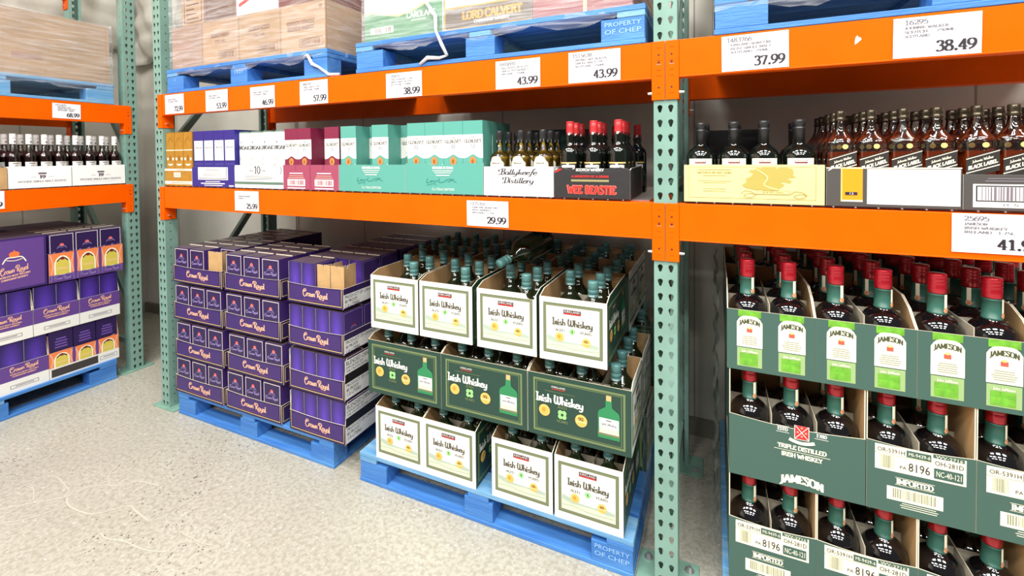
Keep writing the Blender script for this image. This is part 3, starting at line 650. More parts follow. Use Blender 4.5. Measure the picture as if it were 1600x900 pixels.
def bottle_square():      # tall squared bottle with a slanted black label
    R = root('whisky_bottle')
    b = MB(); b.lathe([(.032, 0, 5), (.0352, .005, 6), (.0356, .03, 6), (.0356, .180, 6), (.0345, .192, 5), (.030, .203, 3), (.022, .216, 2.2), (.0152, .231), (.0128, .248), (.0124, .262)], CLEAR, 32); b.build('glass_body', R)
    b = MB(); b.lathe([(.031, .005, 5), (.0338, .009, 6), (.0342, .03, 6), (.0342, .160, 6), (.0340, .1602, 6)], AMBER, 32); b.build('whisky_filling', R)
    b = MB(); b.lathe([(.0140, .256), (.0148, .257), (.0148, .264), (.0128, .266), (.0138, .270), (.0138, .284), (.0120, .287)], M('dark_gold_cap', (78, 70, 56), .22, .7), 20); b.build('screw_cap', R)
    b = MB(); A = Art(b, front(0, -.0356)); s = .36; BLB = M('black_slanted_label', (46, 42, 40), .4); F2 = lambda x, y: (x, y+s*x)
    def band(z0, z1, m, lv): A.poly([F2(-.0345, z0), F2(.0345, z0), F2(.0345, z1), F2(-.0345, z1)], m, lv)
    band(.094, .152, BLB, 1); band(.1475, .1495, CREAM, 2); band(.108, .1105, CREAM, 2); band(.100, .1015, BLB, 2)
    A.text('Johnnie Walker', 0, .133, .0075, CREAM, 2, w=.044, F=SW, warp=F2); A.text('BLACK LABEL', 0, .117, .0095, CREAM, 2, w=.060, F=RO, T=.26, t2=.16, warp=F2)
    A.rect(-.0345, .012, .0345, .060, BLB, 1); A.ell(.006, .176, .0075, .0075, GOLDP, 1, 14); b.build('label', R)
    return R
def bottle_spey():
    R = root('whisky_bottle')
    b = MB(); b.lathe([(.032, 0), (.036, .006), (.0365, .185), (.035, .197), (.028, .212), (.019, .226), (.0140, .238), (.0135, .290)], CLEAR, 24); b.build('glass_body', R)
    b = MB(); b.lathe([(.030, .006), (.0345, .010), (.0350, .184), (.0335, .196), (.0265, .210), (.018, .2225), (.017, .223)], DARKWHISKY, 22); b.build('whisky_filling', R)
    b = MB(); b.lathe([(.0160, .268), (.0162, .270), (.0155, .3300), (.0140, .332)], WHITECAP, 20); A = Art(b, cyl(.0161)); A.ell(.004, .283, .005, .006, GREYTX, 1, 10); A.rect(-.010, .305, .010, .307, GREYTX, 1, 4); b.build('capsule', R)
    b = MB(); A = Art(b, cyl(.0368)); A.rect(-.032, .04, .032, .158, WHITE, 1, 10); A.rect(-.014, .147, .014, .152, M('plum_ink', (90, 60, 90), .6), 2, 4); A.text('19', 0, .128, .013, INK, 2, w=.014, F=RO); b.build('label', R)
    return R

# ------------------------------------------------------------------ open cartons
TH = .003
def carton(w, d, hf, side, hb, outer, inner=KRAFTD, fart=None, sart=None, fpts=None, div=None, sleft=None, sm=None, edge=KRAFTL, name='carton', flat=None):
    R = root(name); sm = sm or outer
    b = MB(); b.prism(fpts or [(0, 0), (w, 0), (w, hf), (0, hf)], lambda a, z, t: (a-w/2, t, z), TH, outer, inner, edge)
    if fart: fart(Art(b, front(w)))
    b.build('front_panel', R)
    side = side or [(0, 0), (d, 0), (d, hb), (0, hf)]
    e = .0006
    b = MB(); b.prism([(TH+e if y < TH else (d-TH-e if y > d-TH else y), z) for y, z in side], lambda y, z, t: (w/2-t, y, z), TH, sm, inner, edge)
    if sart: sart(Art(b, right(w)))
    b.build('side_panel', R)
    b = MB(); b.prism([(TH+e if y < TH else (d-TH-e if y > d-TH else y), z) for y, z in side], lambda y, z, t: (-w/2+t, y, z), TH, sm, inner, edge)
    if sart: sart(Art(b, left(w, d)))
    b.build('side_panel', R)
    b = MB(); b.prism([(0, 0), (w, 0), (w, hb), (0, hb)], lambda a, z, t: (a-w/2, d-t, z), TH, outer, inner, edge); b.build('back_panel', R)
    b = MB(); b.box(-w/2+TH+e, TH+e, 0, w/2-TH-e, d-TH-e, TH, inner); b.build('bottom_panel', R)
    if div:
        nx, ny, hd = div; b = MB(); mm = M('grey_card_divider', (176, 168, 148), .85)
        for i in range(1, nx): x = -w/2+w*i/nx; b.box(x-.0012, TH+e, TH, x+.0012, d-TH-e, TH+hd, mm)
        for j in range(1, ny): y = d*j/ny; b.box(-w/2+TH+e, y-.0012, TH, w/2-TH-e, y+.0012, TH+hd*.97, mm)
        b.build('divider', R)
    return R
def fill(P, loc, w, d, nx, ny, label, group, cat='bottle', rz=0, skip=(), h0=.004, y0=None, rows=None, cols=None):
    c, s = math.cos(rz), math.sin(rz); rows = rows or ny
    for j in range(rows):
        for i in range(nx):
            if (i, j) in skip: continue
            x = -w/2+TH+(w-2*TH)*(i+.5)/nx; y = TH+(d-2*TH)*(j+.5)/ny
            p = (loc[0]+x*c-y*s, loc[1]+x*s+y*c, loc[2]+h0)
            colw = ('left', 'right')[i] if nx == 2 else ('left', 'middle', 'right')[i] if nx == 3 else (ORD[i]+' from left')
            rw = 'front row' if j == 0 else ORD[j]+' row'
            P.put(p, label % (colw+', '+rw), cat, group, rz=rz+(random.uniform(-.25, .25) if P.spin else P.turn[min(j, 2)]+random.uniform(-.15, .15) if P.turn else 0))

# ---- irish whiskey cartons: white narrow ends, green wide sides
def kirk_sign(A, cx, cy, w, dark=True):
    if dark: A.rect(cx-w/2, cy, cx+w/2, cy+w*.26, M('near_black_maroon', (70, 20, 26), .5), 3); A.rect(cx-w/2+.001, cy+w*.02, cx+w/2-.001, cy+w*.08, RED, 4)
    else: A.rect(cx-w*.42, cy+w*.01, cx+w*.42, cy+w*.05, RED, 4)
    A.text('KIRKLAND', cx, cy+w*.11, w*.12, WHITE, 5, w=w*.9, F=None)
def seal(A, cx, cy, r, t=None):
    A.ell(cx, cy, r, r*1.02, SEAL, 3); A.ell(cx, cy, r*.86, r*.88, SEAL2, 4); A.ell(cx, cy, r*.8, r*.82, SEAL, 5)
    if t: A.text(t, cx, cy+r*.05, r*.5, INK, 7, w=r*.8, F=RO); A.rect(cx-r*.8, cy-r*.25, cx+r*.8, cy-r*.05, SEAL2, 6)
    else: A.ell(cx-r*.1, cy+r*.1, r*.35, r*.4, M('deep_gold', (200, 146, 60), .4), 6)
def white_face(A):
    W_, H_ = .263, .245
    A.rect(.016, .030, W_-.016, H_-.020, OLIVE, 1); A.rect(.0165+.012, .030+.013, W_-.028, H_-.032, WHITE, 2)
    A.frame(.016, .030, W_-.016, H_-.020, .0022, OLIVED, 2); x0, x1 = .0305, W_-.0300
    A.poly([(x0, .066), (x0, .100), (.06, .094), (.10, .082), (.15, .080), (x1-.03, .086), (x1, .080), (x1, .066)], HILL2, 3)
    A.poly([(x0, .047), (x0, .082), (.07, .072), (.11, .074), (.16, .076), (.20, .068), (x1, .070), (x1, .047)], HILL1, 4)
    A.line([(x0, .060), (.08, .064), (.14, .056), (x1, .060)], .003, HILL2, 5)
    kirk_sign(A, W_/2, .186, .068)
    A.rect(.07, .176, .195, .1772, M('rose_ink', (216, 190, 180), .6), 3)
    A.text('Irish Whiskey', W_/2, .142, .026, M('brown_grey_ink', (84, 78, 62), .6), 3, w=.158, F=UN, T=.21, t2=.09)
    A.text('AGED', .083, .118, .0095, M('brown_grey_ink'), 3, w=.036, F=RO); A.text('YEARS', .184, .118, .0095, M('brown_grey_ink'), 3, w=.046, F=RO)
    A.ell(W_/2, .122, .0115, .0115, LEAF, 3); A.text('4', W_/2, .116, .012, BOTG, 4, w=.006, F=RO)
    seal(A, .082, .096, .0175); seal(A, .185, .087, .0175, '92'); A.rect(.11, .018, .155, .0192, M('rose_ink'), 1)
def green_face(A):
    W_, H_ = .400, .245; ol = M('olive_line_print', (112, 128, 84), .5)
    for a, t in ((.022, .0075), (.035, .002)): A.frame(a, a*.8, W_-a, H_-a*.8, t, ol, 1)
    kirk_sign(A, .125, .192, .062, False); A.rect(.07, .182, .19, .1835, ol, 2)
    A.text('Irish Whiskey', .128, .138, .032, WHITE, 3, w=.190, F=UN, T=.2, t2=.1)
    seal(A, .068, .104, .0225); seal(A, .214, .094, .0235, '92')
    for k in range(4): t = PI/4+k*PI/2; A.ell(.140+.0105*math.cos(t), .100+.0105*math.sin(t), .0098, .0098, LEAF, 3, 10)
    A.ell(.140, .100, .006, .006, BOTG, 4, 8); A.text('AGED', .140, .123, .010, ol, 3, w=.036, F=RO); A.text('YEARS', .140, .068, .010, ol, 3, w=.046, F=RO)
    cx = .318
    A.poly([(cx-.040, .050), (cx-.040, .140), (cx-.036, .152), (cx-.012, .168), (cx-.011, .192), (cx+.011, .192), (cx+.012, .168), (cx+.036, .152), (cx+.040, .140), (cx+.040, .050)], MIDG, 3)
    A.rect(cx-.0095, .192, cx+.0095, .212, M('cork_tan_print', (214, 176, 120), .5), 3); A.rect(cx-.040, .062, cx+.040, .076, M('tan_glass_print', (120, 124, 78), .5), 4)
    A.rect(cx-.035, .070, cx+.037, .126, WHITE, 5); A.rect(cx-.035, .074, cx+.037, .088, HILL1, 6); A.text('Irish Whiskey', cx, .100, .009, GREYTX, 6, w=.055, F=UN); A.rect(cx-.010, .117, cx+.010, .120, INK, 6)
KW, KD, KH = .263, .400, .245
prof = [(0, 0), (KD, 0), (KD, .262), (.055, .262), (0, KH)]
profr = [(0, 0), (KW, 0), (KW, .262), (.04, .262), (0, KH)]
KA = Proto(carton(KW, KD, KH, prof, .262, WHITE, KRAFTD, white_face, green_face, sm=BOTG, div=(2, 3, .19)))
KN = Proto(carton(KW, KD, KH, prof, .262, WHITE, KRAFTD, white_face, green_face, sm=BOTG, div=(2, 3, .19), fpts=[(0, 0), (KW, 0), (KW, KH), (KW-.004, KH), (KW-.010, KH-.020), (KW-.038, KH-.020), (KW-.044, KH), (0, KH)]))
KB = Proto(carton(.400, KW, KH, profr, .262, BOTG, KRAFTD, green_face, white_face, sm=WHITE, div=(3, 2, .19)))
BK = Proto(bottle_kirk()); BK.spin = True
gk = 'dark green whiskey bottles with teal caps'; gkc = 'irish whiskey cartons stacked on the middle pallet'
Z1, Z2, Z3 = .1405, .4475, .7545
pos4 = ('leftmost', 'second', 'third', 'rightmost')
cx0 = (-1.152, -.888, -.549, -.278)
for i, x in enumerate(cx0):
    KA.put((x, -.012, Z1), pos4[i]+' white irish whiskey carton of the bottom layer, standing on the blue pallet', 'carton', gkc)
    fill(BK, (x, -.012, Z1), KW, KD, 2, 3, 'teal-capped bottle, %s, in '+pos4[i]+' bottom white carton', gk, rows=2)
for i, x in enumerate((-1.122, -.7205, -.316)):
    KB.put((x, -.012, Z2), ('left', 'middle', 'right')[i]+' dark green wide irish whiskey carton of the middle layer', 'carton', gkc)
    fill(BK, (x, -.012, Z2), .400, KW, 3, 2, 'teal-capped bottle, %s, in '+('left', 'middle', 'right')[i]+' dark green carton', gk)
cx1 = (-1.168, -.896, -.610, -.334)
sk = (((0, 0),), ((0, 0),), ((0, 0),), ((0, 0),))
for i, x in enumerate(cx1):
    (KN if i == 2 else KA).put((x, -.014, Z3), pos4[i]+' white irish whiskey carton of the top layer'+(', notched lip' if i == 2 else ''), 'carton', gkc)
    fill(BK, (x, -.014, Z3), KW, KD, 2, 3, 'teal-capped bottle, %s, in '+pos4[i]+' top white carton', gk, skip=sk[i])
for r in range(2):
    for i, x in enumerate((-1.202, -.7965, -.391)):
        y = .395+r*.27
        KB.put((x, y, Z3), ('left', 'middle', 'right')[i]+' green carton '+('directly behind the white cartons, top layer' if r == 0 else 'at the wall, top layer'), 'carton', gkc)
        fill(BK, (x, y, Z3), .400, KW, 3, 2, 'teal-capped bottle, %s, in '+('left', 'middle', 'right')[i]+' top-layer green carton, '+('nearer' if r == 0 else 'rear')+' pair', gk)
# rear support cartons of the lower layers
for z, l in ((Z1, 'bottom'), (Z2, 'middle')):
    for i, x in enumerate((-1.122, -.7205, -.316)):
        for r in range(2):
            y = .395+r*.27
            if (l == 'middle' and r == 0): y = .262
            KB.put((x, y, z), ('left', 'middle', 'right')[i]+' green whiskey carton '+('second' if r == 0 else 'rearmost')+' row, '+l+' layer', 'carton', gkc)
            if i == 2: fill(BK, (x, y, z), .400, KW, 3, 2, 'teal-capped bottle, %s, right '+l+' green carton, '+('second' if r == 0 else 'rearmost')+' row', gk)
# the bottle that lies slanting on top of the third carton
BK.put((-.555, .335, 1.165), 'dark bottle lying slanted across the third white top carton', 'bottle', rot=Vector((-.13, -.27, -.085)).to_track_quat('Z', 'Y').to_euler())

# ---- green-bottle cartons on the right pallet
def james_face(A):
    W_ = .246; H_ = .2
    for cx in (.066, .184):
        gl = M('pale_green_glass_print', (150, 178, 120), .45)
        A.rect(cx-.033, .178, cx+.033, .2, LIME, 1)
        A.rect(cx-.036, .014, cx+.036, .076, gl, 1); A.rect(cx-.028, .018, cx+.024, .058, LIME, 2); A.rect(cx-.006, .018, cx-.002, .058, M('mid_lime', (100, 176, 50), .5), 3); A.rect(cx-.028, .043, cx+.024, .046, M('mid_lime'), 3)
        A.text('John Jameson', cx, .0615, .008, CREAM, 3, w=.046, F=SW)
        A.rect(cx-.037, .079, cx+.037, .160, CREAM, 2); A.poly([(cx-.037, .160)]+[(cx-.037+.074*k/12, .160+.022*(1-((k-6)/6)**4)) for k in range(13)]+[(cx+.037, .160)], CREAM, 2)
        A.text('JAMESON', cx, .150, .0145, M('dark_olive_ink', (70, 76, 50), .6), 3, w=.060, F=RO, T=.26, t2=.12, warp=lambda X, Y, cx=cx: (X, Y+.010*(1-((X-cx)/.035)**2)-.003))
        A.rect(cx-.008, .128, cx+.008, .141, M('brick_red_print', (206, 88, 70), .5), 3); A.ell(cx, .143, .006, .004, GOLDP, 3, 10); A.line([(cx-.014, .127), (cx, .123), (cx+.014, .127)], .003, M('tan_ink'), 3)
        A.rect(cx-.026, .136, cx-.014, .138, M('tan_ink'), 3); A.rect(cx+.014, .136, cx+.026, .138, M('tan_ink'), 3)
        A.lines(cx, .113, .054, 5, .0062, .0022, M('olive_grey_ink', (150, 150, 120), .6), 3, seed=int(cx*1000))
def james_logo(A):
    W_ = .366; c = .205; D = -.0
    A.rect(c-.020, .160, c+.020, .205, WHITE, 1); A.rect(c-.018, .162, c+.018, .205, RED, 2); A.line([(c-.017, .204), (c+.017, .164)], .002, WHITE, 3, False); A.line([(c-.017, .164), (c+.017, .204)], .002, WHITE, 3, False)
    for dx, dz in ((0, .015), (0, -.012), (.011, 0), (-.011, 0)): A.ell(c+dx, .184+dz, .0035, .0035, M('pale_red', (240, 150, 140), .5), 3, 8)
    A.line([(c-.034, .158), (c-.02, .153), (c, .150), (c+.02, .153), (c+.034, .158)], .010, CREAM, 4)
    for x, t in ((c-.052, 'ESTD'), (c+.052, '1780')): A.text(t, x, .180, .010, WHITE, 2, w=.028, F=RO, T=.24, t2=.14); A.rect(x-.018, .174, x+.018, .1755, WHITE, 2); A.rect(x-.018, .194, x+.018, .1955, WHITE, 2)
    A.text('TRIPLE DISTILLED', c, .125, .013, CREAM, 2, w=.130, F=RO, T=.24, t2=.14); A.rect(c-.075, .118, c+.075, .1195, CREAM, 2); A.text('IRISH WHISKEY', c, .100, .013, CREAM, 2, w=.110, F=RO, T=.24, t2=.14)
    A.text('JAMESON', c, .012, .024, CREAM, 2, w=.116, F=RO, T=.3, t2=.14, warp=lambda X, Y: (X, Y+.012*(1-((X-c)/.06)**2)-.004))
def code_face(W_):
    def f(A):
        x0, x1 = .020, W_-.020; z0, z1 = .125, .200; g = M('olive_grey_ink')
        A.rect(x0, z0, x1, z1, CREAM, 1); mx = x0+(x1-x0)*.64
        A.text('OR-5391H', x0+(mx-x0)*.29, .180, .012, INK, 3, w=(mx-x0)*.5); A.rect(x0+(mx-x0)*.56, .176, mx-.002, .196, JGREEN, 2); A.text('MI-9439-6', x0+(mx-x0)*.78, .181, .010, CREAM, 3, w=(mx-x0)*.38)
        A.bars(x0+.012, .132, x0+(mx-x0)*.36, .170, 16, g, 2); A.text('PA', x0+(mx-x0)*.50, .138, .009, INK, 3, w=.016); A.text('8196', x0+(mx-x0)*.78, .136, .024, INK, 3, w=(mx-x0)*.38)
        A.rect(mx+.002, .190, x1-.004, .200, JGREEN, 2); A.text('WV-2716', (mx+x1)/2, .191, .008, CREAM, 3, w=(x1-mx)*.8); A.text('OH-281D', (mx+x1)/2, .170, .013, INK, 3, w=(x1-mx)*.86); A.rect(mx+.004, .131, x1-.007, .161, JGREEN, 2); A.text('NC-40-121', (mx+x1)/2, .138, .016, CREAM, 3, w=(x1-mx)*.78)
        A.rect(x0, .173, mx, .1742, g, 2)
        c = W_/2-.01; A.text('IMPORTED', c, .092, .0145, CREAM, 2, w=.084, F=RO, T=.24, t2=.14); A.rect(c-.045, .088, c+.045, .0892, CREAM, 2); A.rect(c-.045, .109, c+.045, .1102, CREAM, 2)
        A.rect(c-.064, .040, c+.064, .080, CREAM, 1); A.bars(c-.050, .048, c+.050, .076, 30, g, 2, 5); A.lines(c+.01, .034, .10, 3, .006, .002, CREAM, 1)
    return f
JH = .352
JT = Proto(carton(.246, .372, .2, [(0, 0), (.372, 0), (.372, .27), (.12, .27), (.06, .245), (.02, .212), (0, .2)], .27, JGREEN, KRAFTD, james_face, None, div=(2, 3, .222)))
JM = Proto(carton(.368, .250, .2, [(0, 0), (.25, 0), (.25, JH), (.004, JH), (0, JH-.002)], JH, JGREEN, KRAFTD, james_logo, None, div=(3, 2, .222), fpts=[(0, 0), (.368, 0), (.368, .203)]+[(.368*(1-k/10), .203-.012*math.sin(PI*k/10)) for k in range(1, 10)]+[(0, .203)]))
JC = Proto(carton(.246, .372, .21, [(0, 0), (.372, 0), (.372, JH), (.004, JH), (0, JH-.002)], JH, JGREEN, KRAFTD, code_face(.246), None, div=(2, 3, .222), fpts=[(0, 0), (.246, 0), (.246, .208)]+[(.246*(1-k/10), .208-.008*math.sin(PI*k/10)) for k in range(1, 10)]+[(0, .208)]))
BJ = Proto(bottle_james()); BJ.turn = (0, -1.35, -1.45)
gj = 'large green-sleeved bottles with red screw caps'; gjc = 'green whiskey cartons stacked on the right pallet'
JZ = (.125, .479, .8325)
def jput(P, x, z, w, d, nx, ny, name, nm2, y=.0, rows=None):
    P.put((x, y, z), name, 'carton', gjc); fill(BJ, (x, y, z), w, d, nx, ny, 'red-capped bottle, %s, in '+nm2, gj, rows=rows)
for i, x in enumerate((.323, .570, .817)): jput(JC, x, JZ[0], .246, .372, 2, 3, ('left', 'middle', 'right')[i]+' green carton with code label in the bottom layer', ('left', 'middle', 'right')[i]+' bottom green carton', rows=2)
jput(JM, .3845, JZ[1], .368, .25, 3, 2, 'green carton with red crest and arched white name', 'crest-printed green carton, middle layer')
for i, x in enumerate((.694, .9415)): jput(JC, x, JZ[1], .246, .372, 2, 3, ('left', 'right')[i]+' code-labelled green carton of the middle layer', ('left', 'right')[i]+' code-labelled middle carton', rows=2)
for i, x in enumerate((.3165, .5635, .8105, 1.0575)):
    jput(JT, x, JZ[2], .246, .372, 2, 3, pos4[i]+' green top carton printed with two cream bottle labels', pos4[i]+' label-printed top carton')
    jput(JT, x, JZ[2], .246, .372, 2, 3, pos4[i]+' green top carton standing in the second row, in shadow', pos4[i]+' second-row top carton', y=.375)
for z, l in ((JZ[0], 'bottom'), (JZ[1], 'middle')):
    for i, x in enumerate((.323, .570, .817)): JC.put((x, .375, z), ('left', 'middle', 'right')[i]+' green carton hidden behind the front ones, '+l+' layer', 'carton', gjc)

# ------------------------------------------------------------------ purple whisky trays and gift boxes
def crown(A, cx, cy, s, mat=PINK, pil=LILAC):      # crown on a cushion
    A.poly([(cx-.45*s, cy), (cx-.5*s, cy+.45*s), (cx-.3*s, cy+.62*s), (cx, cy+.68*s), (cx+.3*s, cy+.62*s), (cx+.5*s, cy+.45*s), (cx+.45*s, cy)], mat, 2)
    A.ell(cx, cy+.74*s, .08*s, .1*s, mat, 2, 8)
    A.line([(cx-1.1*s, cy-.75*s), (cx-.7*s, cy-.1*s), (cx, cy-.08*s), (cx+.7*s, cy-.1*s), (cx+1.1*s, cy-.75*s)], .13*s, pil, 2)
    A.line([(cx-.75*s, cy-.35*s), (cx, cy-.5*s), (cx+.75*s, cy-.35*s)], .08*s, pil, 2)
def crown_box(w, d, h, wide=True):
    b = MB(); mt = M('purple_box_top', (84, 70, 84), .38)
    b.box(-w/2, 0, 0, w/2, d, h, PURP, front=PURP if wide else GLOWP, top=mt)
    if wide:
        A = Art(b, front(w)); A.frame(.005, .004, w-.005, h-.006, .0026, CREAM, 1); A.rect(.0078, .0068, w-.0078, h-.0088, PURPD, 1)
        crown(A, w/2, h*.74, w*.17); A.text('Crown Royal', w/2, h*.57, .014, LILAC, 2, w=w*.70, F=SW, T=.2, t2=.1, rise=.03)
    else:
        A = Art(b, right(w)); A.frame(.004, .004, d-.004, h-.006, .0022, LILAC, 1); crown(A, d/2, h*.60, d*.12, MAROON)
        A = Art(b, front(w)); A.rect(.0003, 0, .0012, h, KRAFTL, 1)
    b.box(-w/2+.004, d-.002, h, w/2-.004, d-.0006, h+.004, KRAFTL)
    return b.build('gift_box')
def royal_lip(w, hf, y0=0):
    def f(A):
        A.line([(.010, hf-.004), (.012, .012), (w/2, .0105), (w-.010, .012), (w-.008, hf-.004)], .0032, GOLDP, 2, False)
        A.rect(.02, .016, w-.02, hf-.01, PURPL if w > .6 else PURP, 1)
        A.text('Crown Royal', w*.52, hf*.42, hf*.30, SKIN, 3, w=w*.44, F=SW, T=.2, t2=.09, rise=-.02); A.rect(w*.30, hf*.22, w*.74, hf*.235, M('dim_rose_line', (150, 80, 110), .5), 3)
    return f
def royal_side(hf, full):
    g = M('pale_grey_panel_print', (222, 222, 222), .5)
    def f(A):
        d = .445
        def t(s, x, y, h, w): A.text(s, x, y, h, INK, 3, w=w, al='l')
        A.rect(.004, .006, d-.004, hf*.70 if not full else .085, g, 1)
        top = hf*.70 if not full else .085
        t('PRODUCT OF CANADA', .012, top-.020, .015, .22); t('80 PROOF', .012, top-.042, .015, .085); t('1.0 LITERS', .012, top-.064, .015, .10)
        if full: A.rect(.004, .130, d-.004, .198, g, 1); t('BLENDED CANADIAN WHISKY', .012, .172, .020, .33); t('IMPORTED BY', .012, .154, .011, .12); t('THE CROWN ROYAL COMPANY', .012, .137, .011, .24); A.rect(.004, .086, d-.004, .129, BLACK, 1)
    return f
CW, CD = .442, .372
def lipp(w, hf, sag=.010): return [(0, 0), (w, 0), (w, hf)]+[(w*(1-k/8), hf-sag*math.sin(PI*k/8)*.6) for k in range(1, 8)]+[(0, hf)]
RT = Proto(carton(CW, CD, .10, [(0, 0), (CD, 0), (CD, .10), (0, .10)], .10, PURPD, KRAFTD, royal_lip(CW, .10), lambda A: A.frame(.01, .01, CD-.01, .09, .003, GOLDP, 1), fpts=lipp(CW, .100), div=None, name='display_tray'))
QW, QD = .375, .445
RN = Proto(carton(QW, QD, .10, [(0, 0), (QD, 0), (QD, .10), (0, .10)], .10, PURPD, KRAFTD, royal_lip(QW, .10), royal_side(.1, False), fpts=lipp(QW, .100), name='display_tray'))
RF = Proto(carton(QW, QD, .10, [(0, 0), (QD, 0), (QD, .206), (.02, .206), (.008, .16), (0, .10)], .206, PURPD, KRAFTD, royal_lip(QW, .10), royal_side(.1, True), fpts=lipp(QW, .100), name='display_tray'))
GB = Proto(crown_box(.132, .090, .203)); GS = Proto(crown_box(.0895, .140, .203, False))
for P in (GB, GS): P.r.name = 'gift_box'
RZ = (.1405, .3545, .5685, .7925); rj = ('bottom', 'third', 'second', 'top')
RZ = (.1425, .3585, .5855, .8085)
cols = ((-2.588, 'left'), (-2.120, 'middle')); gt = 'purple trays stacked on the left pallet'; gb = 'purple gift boxes on the left pallet'
def boxes(P, x, y, z, nx, ny, pw, pd, txt, skip=(), bd=None, rows=None):
    for j in range(rows or ny):
        for i in range(nx):
            if (i, j) in skip: continue
            cw = ('left', 'middle', 'right')[i] if nx == 3 else ORD[i]+' from left'
            P.put((x+(i-(nx-1)/2)*pw, y+TH+.0025+j*pd, z+TH+.0006), ('purple gift box, %s, '+('front row' if j == 0 else ORD[j]+' row')+', in ') % cw+txt, 'box', gb)
for r in range(4):
    for ci, (x, nm) in enumerate(cols):
        xx = x+(-.008, .012, -.004, .0)[r]*(1 if ci else .4)
        RT.put((xx, -.014, RZ[r]), 'purple tray, '+nm+' stack, '+rj[r]+' layer, three boxes facing out', 'tray', gt)
        boxes(GB, xx, -.014, RZ[r], 3, 4, .1455, .0904, rj[r]+' '+nm+' purple tray', skip=((2, 0),) if (r == 3 and ci == 0) else (), rows=4 if r == 3 else (2 if r == 2 else 1))
        if r < 3 or ci == 0:
            RT.put((xx, .372, RZ[r]), 'purple tray, '+nm+' stack, '+rj[r]+' layer, second row back', 'tray', gt)
            if r == 3 or (r == 2 and ci == 1): boxes(GB, xx, .372, RZ[r], 3, 4, .1455, .0904, 'rear '+rj[r]+' '+nm+' purple tray')
    P = RF if r < 2 else RN
    P.put((-1.658, -.014, RZ[r]), 'purple tray, right stack, '+rj[r]+' layer, narrow boxes, grey text panel', 'tray', gt)
    boxes(GS, -1.658, -.014, RZ[r], 4, 3, .0912, .1435, rj[r]+' right purple tray', skip=((2, 0), (3, 0)) if r == 3 else (), rows=3 if r == 3 else 1)
    if r == 2: GS.put((-1.658+1.5*.0912, -.014+TH+.0025+.1445, RZ[r]+TH+.0006), 'purple gift box, rightmost, second row, in second right purple tray', 'box', gb); GS.put((-1.658+1.5*.0912, -.014+TH+.0025+.289, RZ[r]+TH+.0006), 'purple gift box, rightmost, third row, in second right purple tray', 'box', gb)
    P.put((-1.658, .445, RZ[r]), 'purple tray, right stack, '+rj[r]+' layer, standing behind in shadow', 'tray', gt)
    if r == 3: boxes(GS, -1.658, .445, RZ[r], 4, 3, .0912, .1435, 'rear top right purple tray')
def divider(x0, x1, loc, label, dp=.13):
    b = MB(); w = x1-x0
    b.prism([(0, 0), (w, 0), (w, .198), (w*.55, .198), (w*.5, .182), (w*.45, .198), (0, .198)], lambda a, z, t: (a-w/2, t, z), .0015, KRAFT, KRAFT, KRAFTL)
    b.prism([(0, 0), (dp, 0), (dp, .19), (dp*.54, .19), (dp*.5, .17), (dp*.46, .19), (0, .198)], lambda a, z, t: (t-.001, a+.003, z), .0015, KRAFT, KRAFT, KRAFTL)
    tag(b.build('card_divider', loc=loc), label, 'card divider')
divider(0, .085, (-1.612, .004, RZ[3]+.005), 'kraft card divider left of two in the opened right purple tray')
divider(0, .085, (-1.522, .004, RZ[3]+.005), 'kraft card divider at the corner of the opened right tray')
divider(0, .12, (-2.443, .05-.046, RZ[3]+.005), 'kraft card divider in the gap of the top left tray', .070)

# ------------------------------------------------------------------ shelf goods
def simple_tray(w, d, hf, mat, art, edge=WHITE, side=None, hb=None, inner=KRAFTD, name='display_tray', fpts=None, smat=None):
    return Proto(carton(w, d, hf, side or [(0, 0), (d, 0), (d, hf), (0, hf)], hb or hf, mat, inner, art, None, edge=edge, name=name, fpts=fpts, sm=smat))
def box_art(w, d, h, mat, art, top=None):
    b = MB(); b.box(-w/2, 0, 0, w/2, d, h, mat, top=top); art(Art(b, front(w))); return Proto(b.build('whisky_box'))
gsb = 'whisky boxes standing in trays on the lower shelf'
def shelf_boxes(P, x, w, nx, pitch, ny, pd, txt, z=None, y=.012, skip=(), h0=TH+.0006):
    for j in range(ny):
        for i in range(nx):
            if (i, j) in skip: continue
            cw = ('left', 'middle', 'right')[i] if nx == 3 else ('left', 'right')[i] if nx == 2 else ORD[i]+' from left'
            P.put((x+(i-(nx-1)/2)*pitch, y+j*pd, SH+h0), txt % (cw+(', front row' if j == 0 else ', '+ORD[j]+' row')), 'box', gsb)
# gold
GOLD = M('matt_gold_card', (190, 140, 48), .38, .25, noise=(30, .08)); GOLD2 = M('dark_gold_print', (158, 104, 34), .4, .2)
def gold_art(A):
    w, h = .0845, .318
    A.rect(0, .208, w, .213, CREAM, 1); A.poly([(w*.18, .128), (w*.82, .128), (w*.70, .120), (w*.5, .116), (w*.30, .120)], CREAM, 1)
    for x in (.2, .8): A.poly([(w*x-.006, .150), (w*x+.006, .150), (w*x+.009, .165), (w*x-.009, .165)], CREAM, 1)
    A.ell(w/2, .162, .012, .017, GOLD2, 1); A.text('WHISKY', w/2, .082, .008, CREAM, 1, w=.05, F=RO); A.frame(.002, .002, w-.002, h-.002, .0012, GOLD2, 1); A.line([(w*.2, .26), (w*.5, .285), (w*.8, .26)], .003, GOLD2, 1)
def gold_tray(A):
    w = .263; A.rect(0, .010, w, .028, CREAM, 1); A.rect(0, .090, w, .102, CREAM, 1); A.rect(.090, .052, .156, .080, WHITE, 1); A.rect(.098, .058, .138, .074, M('coral_tint', (230, 190, 170), .5), 2); A.rect(.06, .0165, .24, .0195, GOLD2, 2); A.rect(.12, .095, .20, .0975, GOLD2, 2)
P = simple_tray(.263, .39, .104, GOLD, gold_tray); P.put((-2.767, .004, SH), 'gold display tray with cream bands at left end of lower shelf', 'tray')
